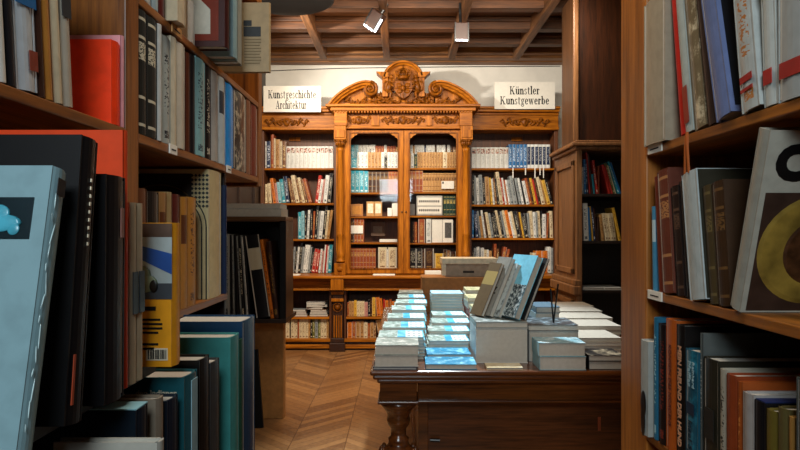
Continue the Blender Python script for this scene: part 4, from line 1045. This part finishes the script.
for z, a, b in ((Z1, 1.2265, 2.2615), (Z2, 1.2265, 2.2615), (Z2, .1905, 1.1675), (Z3, 1.2265, 1.8575)):
    link('shelf', B(-.86, XL, a, b, z-.018, z), BRNY, lb, bevel=.002)
link('ledge', B(-.86, -.375, .1905, .985, ZL-.018, ZL), wood('dark_ledge', '#0c0806', '#160d08', .5, axis=1), lb, bevel=.002)
link('lower_shelf', B(-.86, -.32, .1905, 1.5, .80, .83), DRK, lb, bevel=.002)
link('plinth', B(-.86, -.34, .1905, 1.5, 0, .799), DRK, lb)
def card_holder(y, z, X, m=WHITE, label='', wd=.045, side=1):
    e = empty('shelf_label', (X, y, z), label, 'label', 'card holders on the shelf edges')
    link('card', B(0, .003*side, -wd/2, wd/2, -.017, .004) if side > 0 else B(-.003, 0, -wd/2, wd/2, -.017, .004), m, e)
    link('lettering', B(.003, .0035, -wd*.3, wd*.3, -.009, -.006) if side > 0 else B(-.0035, -.003, -wd*.3, wd*.3, -.009, -.006), INK, e)
    return e
def dl(p): return 320/(400-p)
card_holder(dl(172), Z2-.002, XL+.001, label='white card holder on the left shelf edge below the white spines')
card_holder(dl(228), Z2-.002, XL+.001, label='white card holder on the left shelf edge below the bright blue book')
o = card_holder(dl(175.5), Z1-.0, XL+.001, m=TAN, label='tan wooden tag on the upper shelf edge of the left bookcase', wd=.06)

def Lb(p0, p1, ytop, z, code, label, X=XL, lean=0, depth=.22, st='P', hexc=None, ink=None, face=False, h=None, group='books in the left foreground bookcase', t=None, **k):
    f = -X*F; D0, D1 = f/(400-p0), f/(400-p1); Dm = (D0+D1)/2
    if h is None: h = EYE-(ytop-HY)/F*D0-z
    t = t or (D1-D0)
    y = D0 if lean <= 0 else D0+t/math.cos(R(lean))
    return fg_book((X, y, z+.0006), LW, t-.0008, depth, h, lean, code, label, group, st, hexc, ink, face, **k), t, h
def relean(e, t, y, a):
    e.location.y = y-t*math.cos(R(a)); e.location.z = ZL+.0008+t*math.sin(R(a)); e.rotation_euler[1] = R(a)
G2 = 'books on the upper left foreground shelf'
Lb(-12, -1, 0, Z2, 'g', lean=-5, label= 'pale grey spine cut by the left picture edge on the second shelf', h=.26, group=G2)
Lb(-1, 9, 0, Z2, 'w', lean=-5, label= 'white spine at the far left of the upper near shelf, left of a black one', h=.26, group=G2)
Lb(10, 18, 0, Z2, 'k', lean=-5, label= 'black spine between the far left white one and the blue capped white one', h=.24, group=G2)
e, t, h = Lb(19, 40, 0, Z2, 'w', lean=-5, label= 'white spine with a blue band at its top, upper near shelf', h=.24, group=G2, hexc='#c4ccd2')
link('colour_band', B(.0005, t-.001, -.0012, -.0004, .112, .24), bookmat('b', 'P'), e); link('picture_label', B(t*.55, t-.003, -.0012, -.0004, .028, .055), bookmat('q', 'G', '#8a4030', '#d8c8b8'), e)
for p0, p1, c, hx, lb_ in ((41, 47, 'd', None, 'dark brown spine right of the blue capped white book'), (47.5, 55, 's', '#b87c34', 'ochre spine leaning left beside the dark brown one'),
    (57, 65, 'c', '#d0c0a0', 'cream spine leaning left right of the ochre one'), (65.5, 75, 'w', '#b8b0a0', 'greyish white spine with a dark top, leaning against the cream one')):
    e, t, h = Lb(p0, p1, 0, Z2, c, lb_, h=.25, group=G2, hexc=hx, lean=-5)
link('dark_top', B(.0005, t-.001, -.0012, -.0004, .132, .25), bookmat('h', 'P'), e)
Lb(113, 121.5, 42, Z2, 'r', 'bright red cover standing in front of the pink book, upper near shelf', h=.147, hexc='#ff4012', group=G2, depth=.14)
Lb(122, 125.3, 32, Z2, 'p', 'pink book standing behind the bright red cover beside the post', h=.165, hexc='#e8a0a8', group=G2, depth=.17)
# row past the post on the same shelf
for i, (p0, p1, yt, c, hx, st, lab) in enumerate((
    (139.5, 148.5, 4, 'k', '#20201c', 'B', 'black leather spine with gold tooling, first past the post'),
    (149, 158.5, 10, 'k', '#23231f', 'B', 'black leather spine with gold tooling, second past the post'),
    (159, 163, 24, 'w', '#c9cbc8', 'P', 'slim white spine right after the two gold tooled ones'),
    (163.3, 172, 34, 'g', '#a9b0ac', 'T', 'pale grey spine right after the slim white one'),
    (172.3, 178, 36, 'c', '#cfc3aa', 'P', 'cream spine with rough edges, left of a white brown one'),
    (178.3, 186, 42, 'w', '#c9bfae', 'P', 'ivory spine left of the dark brown gap'),
    (187, 191, 52, 'q', '#5a2a18', 'P', 'slim rust spine right of the ivory one'),
    (191.5, 196, 54, 'k', None, 'P', 'slim black spine left of the light blue one'),
    (196.8, 206, 55, 'l', '#8cc0c4', 'T', 'light blue spine with vertical lettering on the long shelf'),
    (206.5, 212, 60, 'k', '#1c1618', 'T', 'dark spine with white dots right of the light blue one'),
    (212.5, 219.5, 70, 'w', '#bdb9b2', 'P', 'greyish white spine left of a pale blue topped one'),
    (220, 226, 72, 'w', '#c6d0d4', 'L', 'white spine with pale blue cap beside the bright blue one'),
    (226.4, 234, 66, 'b', '#1896ee', 'P', 'bright blue spine on the long left shelf'),
    (234.5, 247, 66, 'k', '#151214', 'G', 'black spine with a dark photograph right of the bright blue one'),
    (247.4, 251.5, 90, 'm', '#8a5a40', 'P', 'slim brown spine right of the black photographic one'),
    (252, 258, 97, 'q', '#7a301c', 'P', 'rust red spine at the far end of the long left shelf'))):
    X = XL+.001*(i % 3); hh_ = min(.242, EYE-(yt-HY)/F*(320/(400-p0))-Z2)
    Lb(p0, p1, yt, Z2, c, lab, h=hh_, hexc=hx, st=st, X=X, group='books on the long left shelf past the post', depth=.18)
# top shelf past the post
G1 = 'books on the topmost left shelf'
Lb(139, 152, 0, Z1, 'w', 'pale cloth book at the near end of the topmost left shelf', hexc='#b9bab8', h=.25, group=G1)
Lb(154, 159.5, 0, Z1, 'g', 'grey white spine right of the pale cloth book, topmost left shelf', h=.22, group=G1, hexc='#9fb0b4')
Lb(160, 166, 0, Z1, 'r', 'dark red spine on the topmost left shelf', h=.26, group=G1, hexc='#5e1712')
Lb(179, 187, 0, Z1, 'c', 'beige spine sticking out, topmost left shelf', X=-.475, h=.22, group=G1, hexc='#c8b494')
Lb(189, 196, 0, Z1, 'w', 'slim white spine right of the beige one, topmost left shelf', h=.1, group=G1)
f = .427*F
e, t, h = Lb(226, 234, 0, Z1, 'd', 'large maroon book with a painted white house on its cover', X=-.427, h=.33, depth=.26, group=G1, hexc='#3c100e', t=.042)
link('cover_picture', B(-.0012, -.0004, .018, .2, .014, .32), bookmat('q', 'G', '#7a2a18', '#9aa4ac'), e)
bm = NB(); prism(bm, [(-.0, 0), (.08, 0), (.08, .06), (.055, .085), (.03, .085), (0, .055)], 0, .0008)
bm.transform(basis((0,-1,0), (1,0,0), (-.0021, .118, .03))); link('painted_house', bm, plain('painted_white', '#cdc8b8', .6), e)
Lb(234.3, 238.5, 0, Z1, 'l', 'pale blue slim book right of the maroon picture book', X=-.43, h=.30, group=G1, hexc='#8aa4a8')
Lb(238.8, 243, 0, Z1, 'g', 'grey slim book between the pale blue one and the beige cover', X=-.432, h=.30, group=G1, hexc='#8f8c80')
e, t, h = Lb(270, 271, 5, Z1, 'c', 'beige book whose back cover shows black photographs and text, hanging over the aisle', X=-.37, h=.197, depth=.2, t=.02, group=G1, hexc='#b89c74')
dk = plain('black_photo', '#1a1a1c', .5, var=.3, scale=80)
link('cover_photo', B(-.0012, -.0004, .026, .075, .100, .128), dk, e); link('cover_photo', B(-.0012, -.0004, .052, .075, .130, .146), dk, e)
for i in range(9):
    link('text_line', B(-.0012, -.0004, .025+(.004 if i % 3 == 2 else 0), .073, .090-i*.0085, .0935-i*.0085), plain('faint_text', '#8f7a58', .7), e)
# books on the short shelf under the long one
G3 = 'books on the short left shelf'
for p0, p1, yt, c, hx, lab, st in ((139, 148, 188, 'm', '#6a3c22', 'brown old spine behind the yellow guide, first past the post', 'P'), (148.5, 160, 191, 'd', '#1c120e', 'dark old spine behind the yellow guide', 'P'),
    (160.5, 168, 192, 's', '#9c7040', 'tan old spine behind the yellow guide', 'L'), (168.5, 173, 192, 'c', '#a08458', 'slim sand coloured spine behind the yellow guide', 'P'), (173.5, 181, 194, 'q', '#5a1c14', 'dark red spine behind the yellow guide', 'P'),
    (182, 189, 197, 's', '#b0762c', 'ochre spine with label right of the yellow guide', 'L'), (189.5, 197, 197, 's', '#b57a30', 'ochre patterned spine left of the tall arch book', 'T')):
    Lb(p0, p1, yt, Z3, c, lab, hexc=hx, st=st, group=G3, depth=.15)
e, t, h = Lb(209.5, 222, 165, Z3, 'c', 'tall cream art book with a lattice and dark arch on its cover', h=.342, hexc='#cdb98a', depth=.25, group=G3)
ARD = plain('arch_ink', '#1f2622', .6)
bm = NB()
def onleft(bm_, y0, y1, z0, z1, d=.001): box(bm_, -.0004-d, -.0004, y0, y1, z0, z1)
onleft(bm, .047, .235, .225, .330, .0008)
link('cover_panel', bm, plain('dark_arch_panel', '#241a14', .6), e)
bm = NB(); 
for s in (0, .012): tube(bm, [(-.0022, .120-(.112-s)*math.cos(R(k*9)), .19+(.10-s)*math.sin(R(k*9))) for k in range(11)], .0016, 6)
tube(bm, [(-.0022, .008, .19), (-.0022, .008, .0)], .0018, 6); tube(bm, [(-.0022, .020, .19), (-.0022, .020, .0)], .0018, 6)
link('arch_outline', bm, ARD, e)
bm = NB(); tube(bm, [(-.0022, .130-.085*math.cos(R(k*9)), .245+.055*math.sin(R(k*9))) for k in range(21)], .0016, 6); link('arch_highlight', bm, plain('arch_ochre', '#6b5a34', .6), e)
bm = NB()
for i in range(5):
    for j in range(8):
        y, z = .006+i*.0098, .325-j*.0115
        if (i+j*.6) < 7.5: box(bm, -.0018, -.0008, y-.0032, y+.0032, z-.0032, z+.0032, M=Matrix.Translation((0, y, z)) @ Matrix.Rotation(R(45), 4, 'X') @ Matrix.Translation((0, -y, -z)))
link('lattice_pattern', bm, ARD, e)
Lb(225.8, 229, 184, Z3, 'n', 'slim navy book at the far end of the short left shelf', h=.31, X=-.497, t=.018, group=G3)

# near ledge: displayed large books
G4 = 'large books displayed on the near left ledge'
XE = -.33
e, t, h = Lb(57, 70, 172, ZL, 'l', 'large pale blue book in plastic wrap with a small car photograph, nearest on the left', X=XE, h=.262, lean=12, depth=.24, hexc='#7d9ba3', group=G4, t=.026)
relean(e, t, .58, 13)
link('cover_photo', B(-.0014, -.0004, .016, .15, .190, .230), plain('dark_teal_photo', '#0d2229', .3, var=.2), e)
bm = NB(); ball(bm, (-.002, .048, .205), (.0012, .024, .009)); ball(bm, (-.002, .049, .214), (.0012, .013, .009)); ball(bm, (-.002, .031, .199), (.0012, .006, .006)); ball(bm, (-.002, .065, .199), (.0012, .006, .006))
link('car_picture', bm, plain('car_cyan', '#4aa6bc', .3, var=.2, scale=60), e, smooth=True)
for i in range(9): link('text_line', B(-.0012, -.0004, .052, .15-.004*(i % 3), .168-i*.009, .171-i*.009), plain('slate_text', '#33525a', .5), e)
WRAP = plain('clear_wrap_glint', '#c4dde0', .12, var=.3, scale=60)
link('spine_label', B(.006, .02, -.0012, -.0004, .235, .252), dk, e)
bm = NB()
for i in range(14):
    z = .02+i*.016; ball(bm, (.003+.002*(i % 3), -.001, z), (.0007, .0006, .004+.004*(i % 3)), rot=(0, .15*(i % 4)-.2, 0), seg=6)
link('plastic_wrap_fold', bm, WRAP, e, smooth=True)
e, t, h = Lb(88, 104, 150, ZL, 'k', 'black book with white dotted spine behind the pale blue one', X=XE, h=.297, lean=6, depth=.24, hexc='#0c0b0d', group=G4)
relean(e, t, .67, 7)
bm = NB()
for i in range(9): box(bm, t*.5-.001, t*.5+.0015, -.0014, -.0004, .25-i*.0085, .2535-i*.0085)
link('spine_dots', bm, CREAM, e)
link('spine_lettering', B(.004, .008, -.0014, -.0004, .02, .07), plain('orange_foil', '#a8401c', .5), e)
e, t, h = Lb(106, 126, 165, ZL, 'k', 'broad black book standing in front of the red orange one', X=XE, h=.262, lean=4, depth=.24, hexc='#0e0d10', group=G4)
relean(e, t, .772, 1)
link('spine_lettering', B(t*.6, t*.75, -.0014, -.0004, .19, .225), plain('pale_pink_print', '#9a6a60', .5), e)
Lb(125, 128, 134, ZL, 'r', 'red orange book whose top shows above the black books', X=-.345, h=.325, depth=.24, hexc='#d8431a', group=G4, t=.012)
for p0, p1, lab in ((132, 138, 'slim cream book left of the yellow guide, nearer one'), (138.5, 144.5, 'slim cream book left of the yellow guide, farther one')):
    e, t, h = Lb(p0, p1, 203, ZL, 'c', lab, X=-.345, h=.235, hexc='#b8a486', group=G4, depth=.15)
    link('dark_label', B(.001, t-.002, -.0014, -.0004, .09, .145), bookmat('h', 'G', '#23303a', '#5a9ab0'), e)
e, t, h = Lb(173.5, 182, 222, ZL, 'y', 'yellow travel guide with a car photograph and barcode on its cover', X=XE, h=.21, depth=.10, hexc='#e69a1c', group=G4)
Y = e; hy = h
link('cover_picture', B(-.0012, -.0004, .002, .098, hy*.47, hy*.9), plain('cover_sky', '#a9b4b4', .4), e)
link('picture_top', B(-.0012, -.0004, .002, .098, hy*.9, hy-.001), plain('cover_brown', '#5a4030', .5, var=.3), e)
bm = NB(); prism(bm, [(0, 0), (.02, .012), (.05, .014), (.096, -.008), (.096, .022), (.05, .034), (.02, .034), (0, .028)], 0, .0006)
bm.transform(basis((0,-1,0), (1,0,0), (-.0019, .098, hy*.68)) ); link('blue_swoosh', bm, plain('swoosh_blue', '#1c4f9c', .4), e)
link('road', B(-.0015, -.0012, .002, .098, hy*.47, hy*.58), plain('road_grey', '#3a4048', .5), e)
bm = NB(); ball(bm, (-.002, .044, hy*.58), (.0012, .022, .014)); ball(bm, (-.002, .05, hy*.64), (.0012, .018, .014)); link('pictured_car', bm, plain('car_green', '#8a9474', .4, var=.3), e, smooth=True)
bm = NB(); ball(bm, (-.0032, .028, hy*.56), (.001, .006, .009)); ball(bm, (-.0032, .058, hy*.53), (.001, .008, .009)); link('pictured_wheels', bm, BLK, e, smooth=True)
for i, (zf, wd_) in enumerate(((.40, .034), (.33, .045), (.30, .05), (.27, .05), (.24, .04), (.16, .04), (.13, .03))):
    link('text_line', B(-.0012, -.0004, .046-wd_*.6, .046, hy*zf-.002, hy*zf+(.004 if i == 0 else .001)), INK, e)
link('barcode_field', B(-.0012, -.0004, .008, .040, hy*.045, hy*.13), CREAM, e)
bm = NB()
for i in range(11): box(bm, -.0018, -.0012, .010+i*.0025, .0112+i*.0025+(.0006 if i % 3 else 0), hy*.055, hy*.12)
link('barcode', bm, INK, e)

# lower row beneath the ledge
G5 = 'large books in the lower left rack'
ZB = .8306
for p0, p1, X, yt, c, hx, lab in (
    (160, 166, -.27, 443, 'g', '#a8a49a', 'pale grey book at the bottom left corner of the picture'),
    (138, 150, -.328, 411, 'n', '#0a1824', 'dark navy book with a pale top edge, bottom left'),
    (158, 165.5, -.33, 400, 'c', '#8d8070', 'beige book behind the dark navy one, lower left rack'),
    (169, 180, -.33, 402, 'n', '#0d1c2c', 'navy book between the beige one and the teal lettered one'),
    (186, 199, -.33, 378, 't', '#1a5660', 'teal book with white cover lettering and pale blue spine, lower left rack'),
    (201, 211, -.33, 361, 'k', '#0d0b0c', 'tall black book right behind the teal lettered one'),
    (212, 221, -.33, 364, 'h', '#3a3a3a', 'dark grey spine right of the tall black book'),
    (232, 240.5, -.33, 338, 't', '#3f8f8c', 'large sea green book framed by navy, lower left rack'),
    (241, 243.5, -.33, 340, 'e', '#1c4a38', 'slim dark green spine beside the sea green book'),
    (244, 256, -.33, 322, 'n', '#0f3a5c', 'thick navy blue book at the far end of the lower left rack')):
    e, t, h = Lb(p0, p1, yt, ZB, c, lab, X=X, hexc=hx, group=G5, depth=.165 if X < -.3 else .12)
    if 'teal book' in lab:
        near_text(e, 'den Indianer', .046, h-.024, .0125, CREAM, side='L', bold=.0002)
        link('spine_strip', B(t*.35, t*.8, -.0018, -.0004, .01, h-.01), bookmat('l', 'G', '#8fb4c0', '#e0ecee'), e)
    if lab.startswith('tall black'):
        for q in range(2): link('text_line', B(-.0012, -.0004, .02, .10, h-.020-q*.007, h-.018-q*.007), CREAM, e)
    if lab.startswith('dark navy'):
        link('pale_edge', B(.0, t-.002, .002, .16, h+.0003, h+.0018), bookmat('l', 'P'), e)

# ================================================================ right foreground bookcase
XRt = .6
rbk = empty('aisle_bookcase', (0, 0, 0), 'tall brown bookcase filling the right foreground behind a broad wooden post', 'bookcase')
RZ1, RZ2, RZ3 = 1.6, 1.255, .91
link('upright', B(XRt, XRt+.35, 1.561, 1.74, 0, 2.9), POST, rbk, bevel=.004)
link('upright', B(XRt, XRt+.35, .25, .29, 0, 2.9), POST, rbk, bevel=.004)
link('back_panel', B(XRt+.35, XRt+.37, .25, 1.74, 0, 2.9), DRK, rbk)
for z in (2.02, RZ1, RZ2, RZ3, .5, .12): link('shelf', B(XRt, XRt+.349, .2905, 1.5605, z-.02, z), BRNY, rbk, bevel=.002)
def dr(p, X=XRt): return X*F/(p-400)
def Rb(p0, p1, ytop, z, code, label, X=XRt, lean=0, depth=.22, st='P', hexc=None, ink=None, face=False, h=None, t=None, group='', **k):
    D0, D1 = dr(p0, X), dr(p1, X)        # far, near
    if h is None: h = EYE-(ytop-HY)/F*D0-z
    t = t or (D0-D1)
    y = D0 if lean <= 0 else D0-t/math.cos(R(lean))
    return fg_book((X, y, z+.0006), RW, t-.0008, depth, h, lean, code, label, group, st, hexc, ink, face, **k), t, h
card_holder(dr(656), RZ1-.002, XRt-.001, side=-1, label='white card holder on the upper right shelf edge beside the post', wd=.08)
card_holder(dr(656), RZ2-.002, XRt-.001, side=-1, label='white card holder on the lower right shelf edge beside the post', wd=.08)
def prow(z, u0, u1, items, group):
    """items: (t,h,lean,code,hex,st,ink,label,depth,X) or float gap; packed left to right (far to near)"""
    sc = 1.0; L = u0-u1
    for _ in range(8):
        its = [i if isinstance(i, float) else (i[0]*sc, i[1], i[2]) for i in items]; pl = pack(its, .0022)
        end = max(p[1]+max(q[0] for q in p[0]) for p in pl if p); tw = sum(i[0]*sc for i in items if not isinstance(i, float))
        if end <= L and end > L-.003: break
        sc *= max(.4, 1+(L-.001-end)/tw)
    its = [i if isinstance(i, float) else (i[0]*sc, i[1], i[2]) for i in items]; pl = pack(its, .0022)
    out = []
    for i, p in zip(items, pl):
        if p is None: out.append(None); continue
        t, h, a, c, hx, st, ik, lab, dp, X, fc = i; t *= sc; ra = R(a)
        lx, lz = (p[1]-t*math.cos(ra), t*math.sin(ra)) if a > 0 else (p[1], 0)
        e = fg_book((X, u0-lx, z+lz+.0006), RW, t, dp, h, 0, c, lab, group, st, hx, ik, fc); e.rotation_euler = (0, ra, RW); out.append((e, t, h))
    return out
GR1 = 'books on the upper right foreground shelf'
o1 = prow(RZ1, 1.55, .93, [
    (.115, .34, 0, 'c', '#a89a84', 'P', None, 'broad beige cloth slipcase beside the post, upper right shelf', .24, .587, 0),
    (.022, .33, -9, 'r', '#c0281c', 'P', None, 'glossy red spine leaning on the beige slipcase', .22, .6, 0),
    (.030, .33, -9.5, 'w', '#aeb4ae', 'P', None, 'glossy pale spine between the red one and the street scene cover', .22, .598, 0),
    (.045, .33, -10, 'm', '#7a6a50', 'G', '#d8c8a8', 'book with a crowded street scene on its spine, upper right shelf', .22, .6, 1),
    (.028, .34, -11, 'd', '#3a2a24', 'P', None, 'dark brown spine left of the violet forest book', .22, .6, 0),
    (.050, .36, -14, 'h', '#6a78a4', 'P', None, 'glossy violet book with a dark forest cover, upper right shelf', .23, .59, 1),
    .03,
    (.052, .34, -8, 'w', '#b9bdba', 'T', '#b8763c', 'white book with a red mark at its foot leaning on the violet one', .22, .592, 1),
    (.036, .33, -3, 'w', '#c4c8c4', 'P', None, 'white spine with a red disc, second from the right on upper right shelf', .22, .598, 0),
    (.080, .33, 0, 'w', '#aab0b0', 'P', None, 'broad white book with red block at its foot at the right picture edge', .22, .597, 1)], GR1)
LOGO = plain('logo_red', '#b02c24', .5)
e, t, h = o1[5]; link('cover_panel', B(t+.0002, t+.0012, .012, .2, .012, h-.01), bookmat('h', 'G', '#12141c', '#56608a'), e)
bm = NB(); tube(bm, [(t+.002, .06, .02), (t+.002, .07, .2), (t+.002, .11, .34)], .003, 6); tube(bm, [(t+.002, .07, .2), (t+.002, .04, .3)], .002, 6); tube(bm, [(t+.002, .075, .22), (t+.002, .14, .28)], .002, 6)
link('pictured_tree', bm, BLK, e)
e, t, h = o1[7]; link('red_mark', B(.008, t-.01, -.0014, -.0004, .05, .062), LOGO, e); link('red_mark', B(.008, t-.01, -.0014, -.0004, .034, .040), LOGO, e)
e, t, h = o1[8]; bm = NB(); ball(bm, (t/2, -.001, .2), (t*.42, .001, .022)); link('red_disc', bm, LOGO, e, smooth=True); link('red_mark', B(.006, t-.008, -.0014, -.0004, .035, .06), LOGO, e)
e, t, h = o1[9]; link('red_mark', B(t+.0002, t+.0012, .018, .06, .035, .06), LOGO, e); link('red_mark', B(.01, t-.02, -.0014, -.0004, .035, .06), LOGO, e); link('text_line', B(t+.0002, t+.0012, .018, .06, .024, .029), INK, e)
e, t, h = o1[2]; link('spine_picture', B(.004, t*.8, -.0014, -.0004, .02, .1), bookmat('q', 'P', '#9a3a28'), e)
# orange ribbon hanging
rb_ = empty('ribbon', (XRt-.006, dr(690), RZ1+.002), 'orange ribbon hanging down over the upper right shelf edge', 'ribbon')
for a in (-.006, .004):
    bm = NB(); tube(bm, [(0, a*.3, 0), (-.002, a, -.03), (-.001, a*1.8, -.085)], .0028, 6); link('strand', bm, plain('ribbon_orange', '#b85a1c', .6), rb_)
GR2 = 'books on the middle right foreground shelf'
o2 = prow(RZ2, 1.535, 1.165, [
    (.02, .20, -2, 'b', '#4a8cb0', 'L', '#b8ccd4', 'slim blue and white book beside the post, middle right shelf', .2, .6, 0),
    (.018, .27, -6, 'q', '#6a2c1c', 'P', None, 'slim rust book right of the blue one, middle right shelf', .2, .6, 0),
    (.055, .28, -7, 'q', '#6a3424', 'B', '#b07a4c', 'ornate red brown tooled leather book, middle right shelf', .2, .597, 0),
    (.035, .24, -8, 'd', '#2a1a14', 'B', '#5a4030', 'dark brown leather book leaning on the ornate one', .2, .6, 0),
    (.030, .25, -8, 'k', '#120f10', 'P', None, 'black slim book left of the tall white spine', .2, .602, 0),
    (.060, .262, -9, 'w', '#b4bcbc', 'P', None, 'smooth white spine with dark olive cover leaning left, middle right shelf', .23, .592, 1),
    (.028, .232, -8, 'v', '#4a3c24', 'B', '#6a5a38', 'olive brown leather book right of the white spine', .2, .6, 0),
    (.040, .236, -7, 'd', '#3c2614', 'B', '#6a4a28', 'worn brown leather book before the dark gap, middle right shelf', .2, .6, 0)], GR2)
e, t, h = o2[5]; link('cover_panel', B(t+.0002, t+.0012, .006, .22, .002, h-.002), bookmat('v', 'P', '#2c281c'), e)
# large leaning book with the round plate picture
D0 = dr(731); tb_ = .034
e = fg_book((.592, D0-.0-.04, RZ2+.001), RW, tb_, .26, .318, 17, 'w', 'large leaning book with a letter C and a round golden bowl on its cover', GR2, 'P', '#a09c90', None)
link('cover_panel', B(tb_+.0002, tb_+.001, .012, .255, .004, .215), plain('cover_dark_brown', '#3a2820', .4, var=.25), e)
bm = NB(); bmesh.ops.create_cone(bm, cap_ends=True, segments=40, radius1=.098, radius2=.09, depth=.0016, matrix=Matrix.Translation((tb_+.0018, .112, .115)) @ Matrix.Rotation(R(90), 4, 'Y'))
link('pictured_bowl', bm, plain('bowl_gold', '#8f7430', .35, var=.3, scale=25), e)
bm = NB(); bmesh.ops.create_cone(bm, cap_ends=True, segments=40, radius1=.062, radius2=.055, depth=.0016, matrix=Matrix.Translation((tb_+.003, .118, .112)) @ Matrix.Rotation(R(90), 4, 'Y'))
link('bowl_motif', bm, plain('bowl_brown', '#4a2c18', .35, var=.4, scale=50), e)
near_text(e, 'C', .048, .262, .075, BLK, t=tb_, side='R', bold=.005)
GR3 = 'books on the lower right foreground shelf'
T = {}
for p0, p1, yt, X, c, hx, st, ik, lab in (
    (639.8, 647, 339, .583, 'w', '#a9aaa4', 'P', None, 'white spine with a black head silhouette, first right of the post'),
    (652.8, 656.5, 317, .596, 't', '#2a6c8c', 'T', '#9ac4d0', 'slim teal blue spine with pale lettering, lower right shelf'),
    (657.2, 664.5, 323, .598, 'd', '#1a0f10', 'T', '#7a2c24', 'black spine with dark red lettering left of the orange one'),
    (665, 675, 318, .598, 'o', '#b8581c', 'P', None, 'orange spine with dark vertical lettering, lower right shelf'),
    (675.4, 684, 324, .598, 'k', '#14100f', 'P', None, 'black spine with bold pale orange slanted lettering'),
    (684.4, 697, 348, .594, 't', '#1c5266', 'G', '#2c8098', 'teal sea photograph spine with pale and dark lettering'),
    (699.8, 702, 333, .6, 'g', '#5a5e5c', 'T', '#b0b0a8', 'slim grey black spine right of the teal sea photograph'),
    (702.4, 717, 356, .597, 'v', '#2a261c', 'P', None, 'broad dark olive spine, lower right shelf'),
    (718.8, 725, 368, .6, 'w', '#a8a090', 'T', '#2a2420', 'white spine with dark blotched pattern, lower right shelf'),
    (725.4, 735, 373, .597, 'q', '#8c3c1c', 'P', None, 'brick red spine right of the blotched white one'),
    (737, 741, 381, .6, 'o', '#9c4a1c', 'T', '#c87a3c', 'burnt orange spine right of the brick red one'),
    (741.4, 752, 391, .6, 'w', '#a39c98', 'P', None, 'pinkish white spine, lower right shelf'),
    (753, 764, 399, .6, 'k', '#101014', 'P', None, 'black spine with a navy top between white and olive'),
    (765, 775, 408, .6, 'v', '#6a5c24', 'P', None, 'olive yellow spine, left one of two olives on lower right shelf'),
    (776.5, 787, 406, .6, 'v', '#5e5430', 'P', None, 'olive brown spine, right one of two olives on lower right shelf'),
    (788, 794, 416, .6, 's', '#a0763c', 'P', None, 'slim tan spine left of the grey book at the picture edge'),
    (794.5, 815, 377, .594, 'g', '#4a4c48', 'P', None, 'grey book cut by the right picture edge, lower right shelf')):
    e, t, h = Rb(p0, p1, yt, RZ3, c, lab, X=X, hexc=hx, st=st, ink=ik, group=GR3)
    if c == 'o' and p0 == 665: spine_text(e, 'KÖNIGIN DES NORDENS', t, h, h*.5, .017, plain('dark_red_ink', '#5a2010', .6), sx=.95)
    if p0 == 675.4: spine_text(e, 'MEIN FREUND DER HUND', t, h, h*.47, .0235, plain('peach_ink', '#dda27c', .5), sx=.78, bold=.0007)
    if p0 == 684.4:
        spine_text(e, 'Reinhard', t, h, h*.80, .0150, plain('pale_ink', '#a8c8d0', .5), off=.012, up=False); spine_text(e, 'Pfeiffer', t, h, h*.80, .019, MATS['pale_ink'], off=-.006)
        spine_text(e, 'Insel Sylt', t, h, h*.24, .024, plain('deep_teal_ink', '#0a2a38', .5), off=-.002)
        link('spine_picture', B(t*.2, t*.8, -.0014, -.0004, h*.46, h*.56), plain('picture_navy', '#0c2c44', .4), e)
    if p0 == 639.8:
        bm = NB(); ball(bm, (t*.55, -.001, h*.33), (t*.38, .001, .032)); ball(bm, (t*.5, -.001, h*.16), (t*.3, .001, .04)); link('head_silhouette', bm, BLK, e, smooth=True)
    if p0 == 702.4: link('spine_label', B(t*.2, t*.8, -.0014, -.0004, h*.35, h*.6), plain('dark_label', '#15130f', .6), e)
    if p0 == 753: link('navy_top', B(.002, t-.003, .004, .15, h+.0002, h+.0015), bookmat('n', 'P', '#1c2c5c'), e)
flush_books(max(60, 318-sum(1 for o in bpy.data.objects if o.get('category') == 'book')))
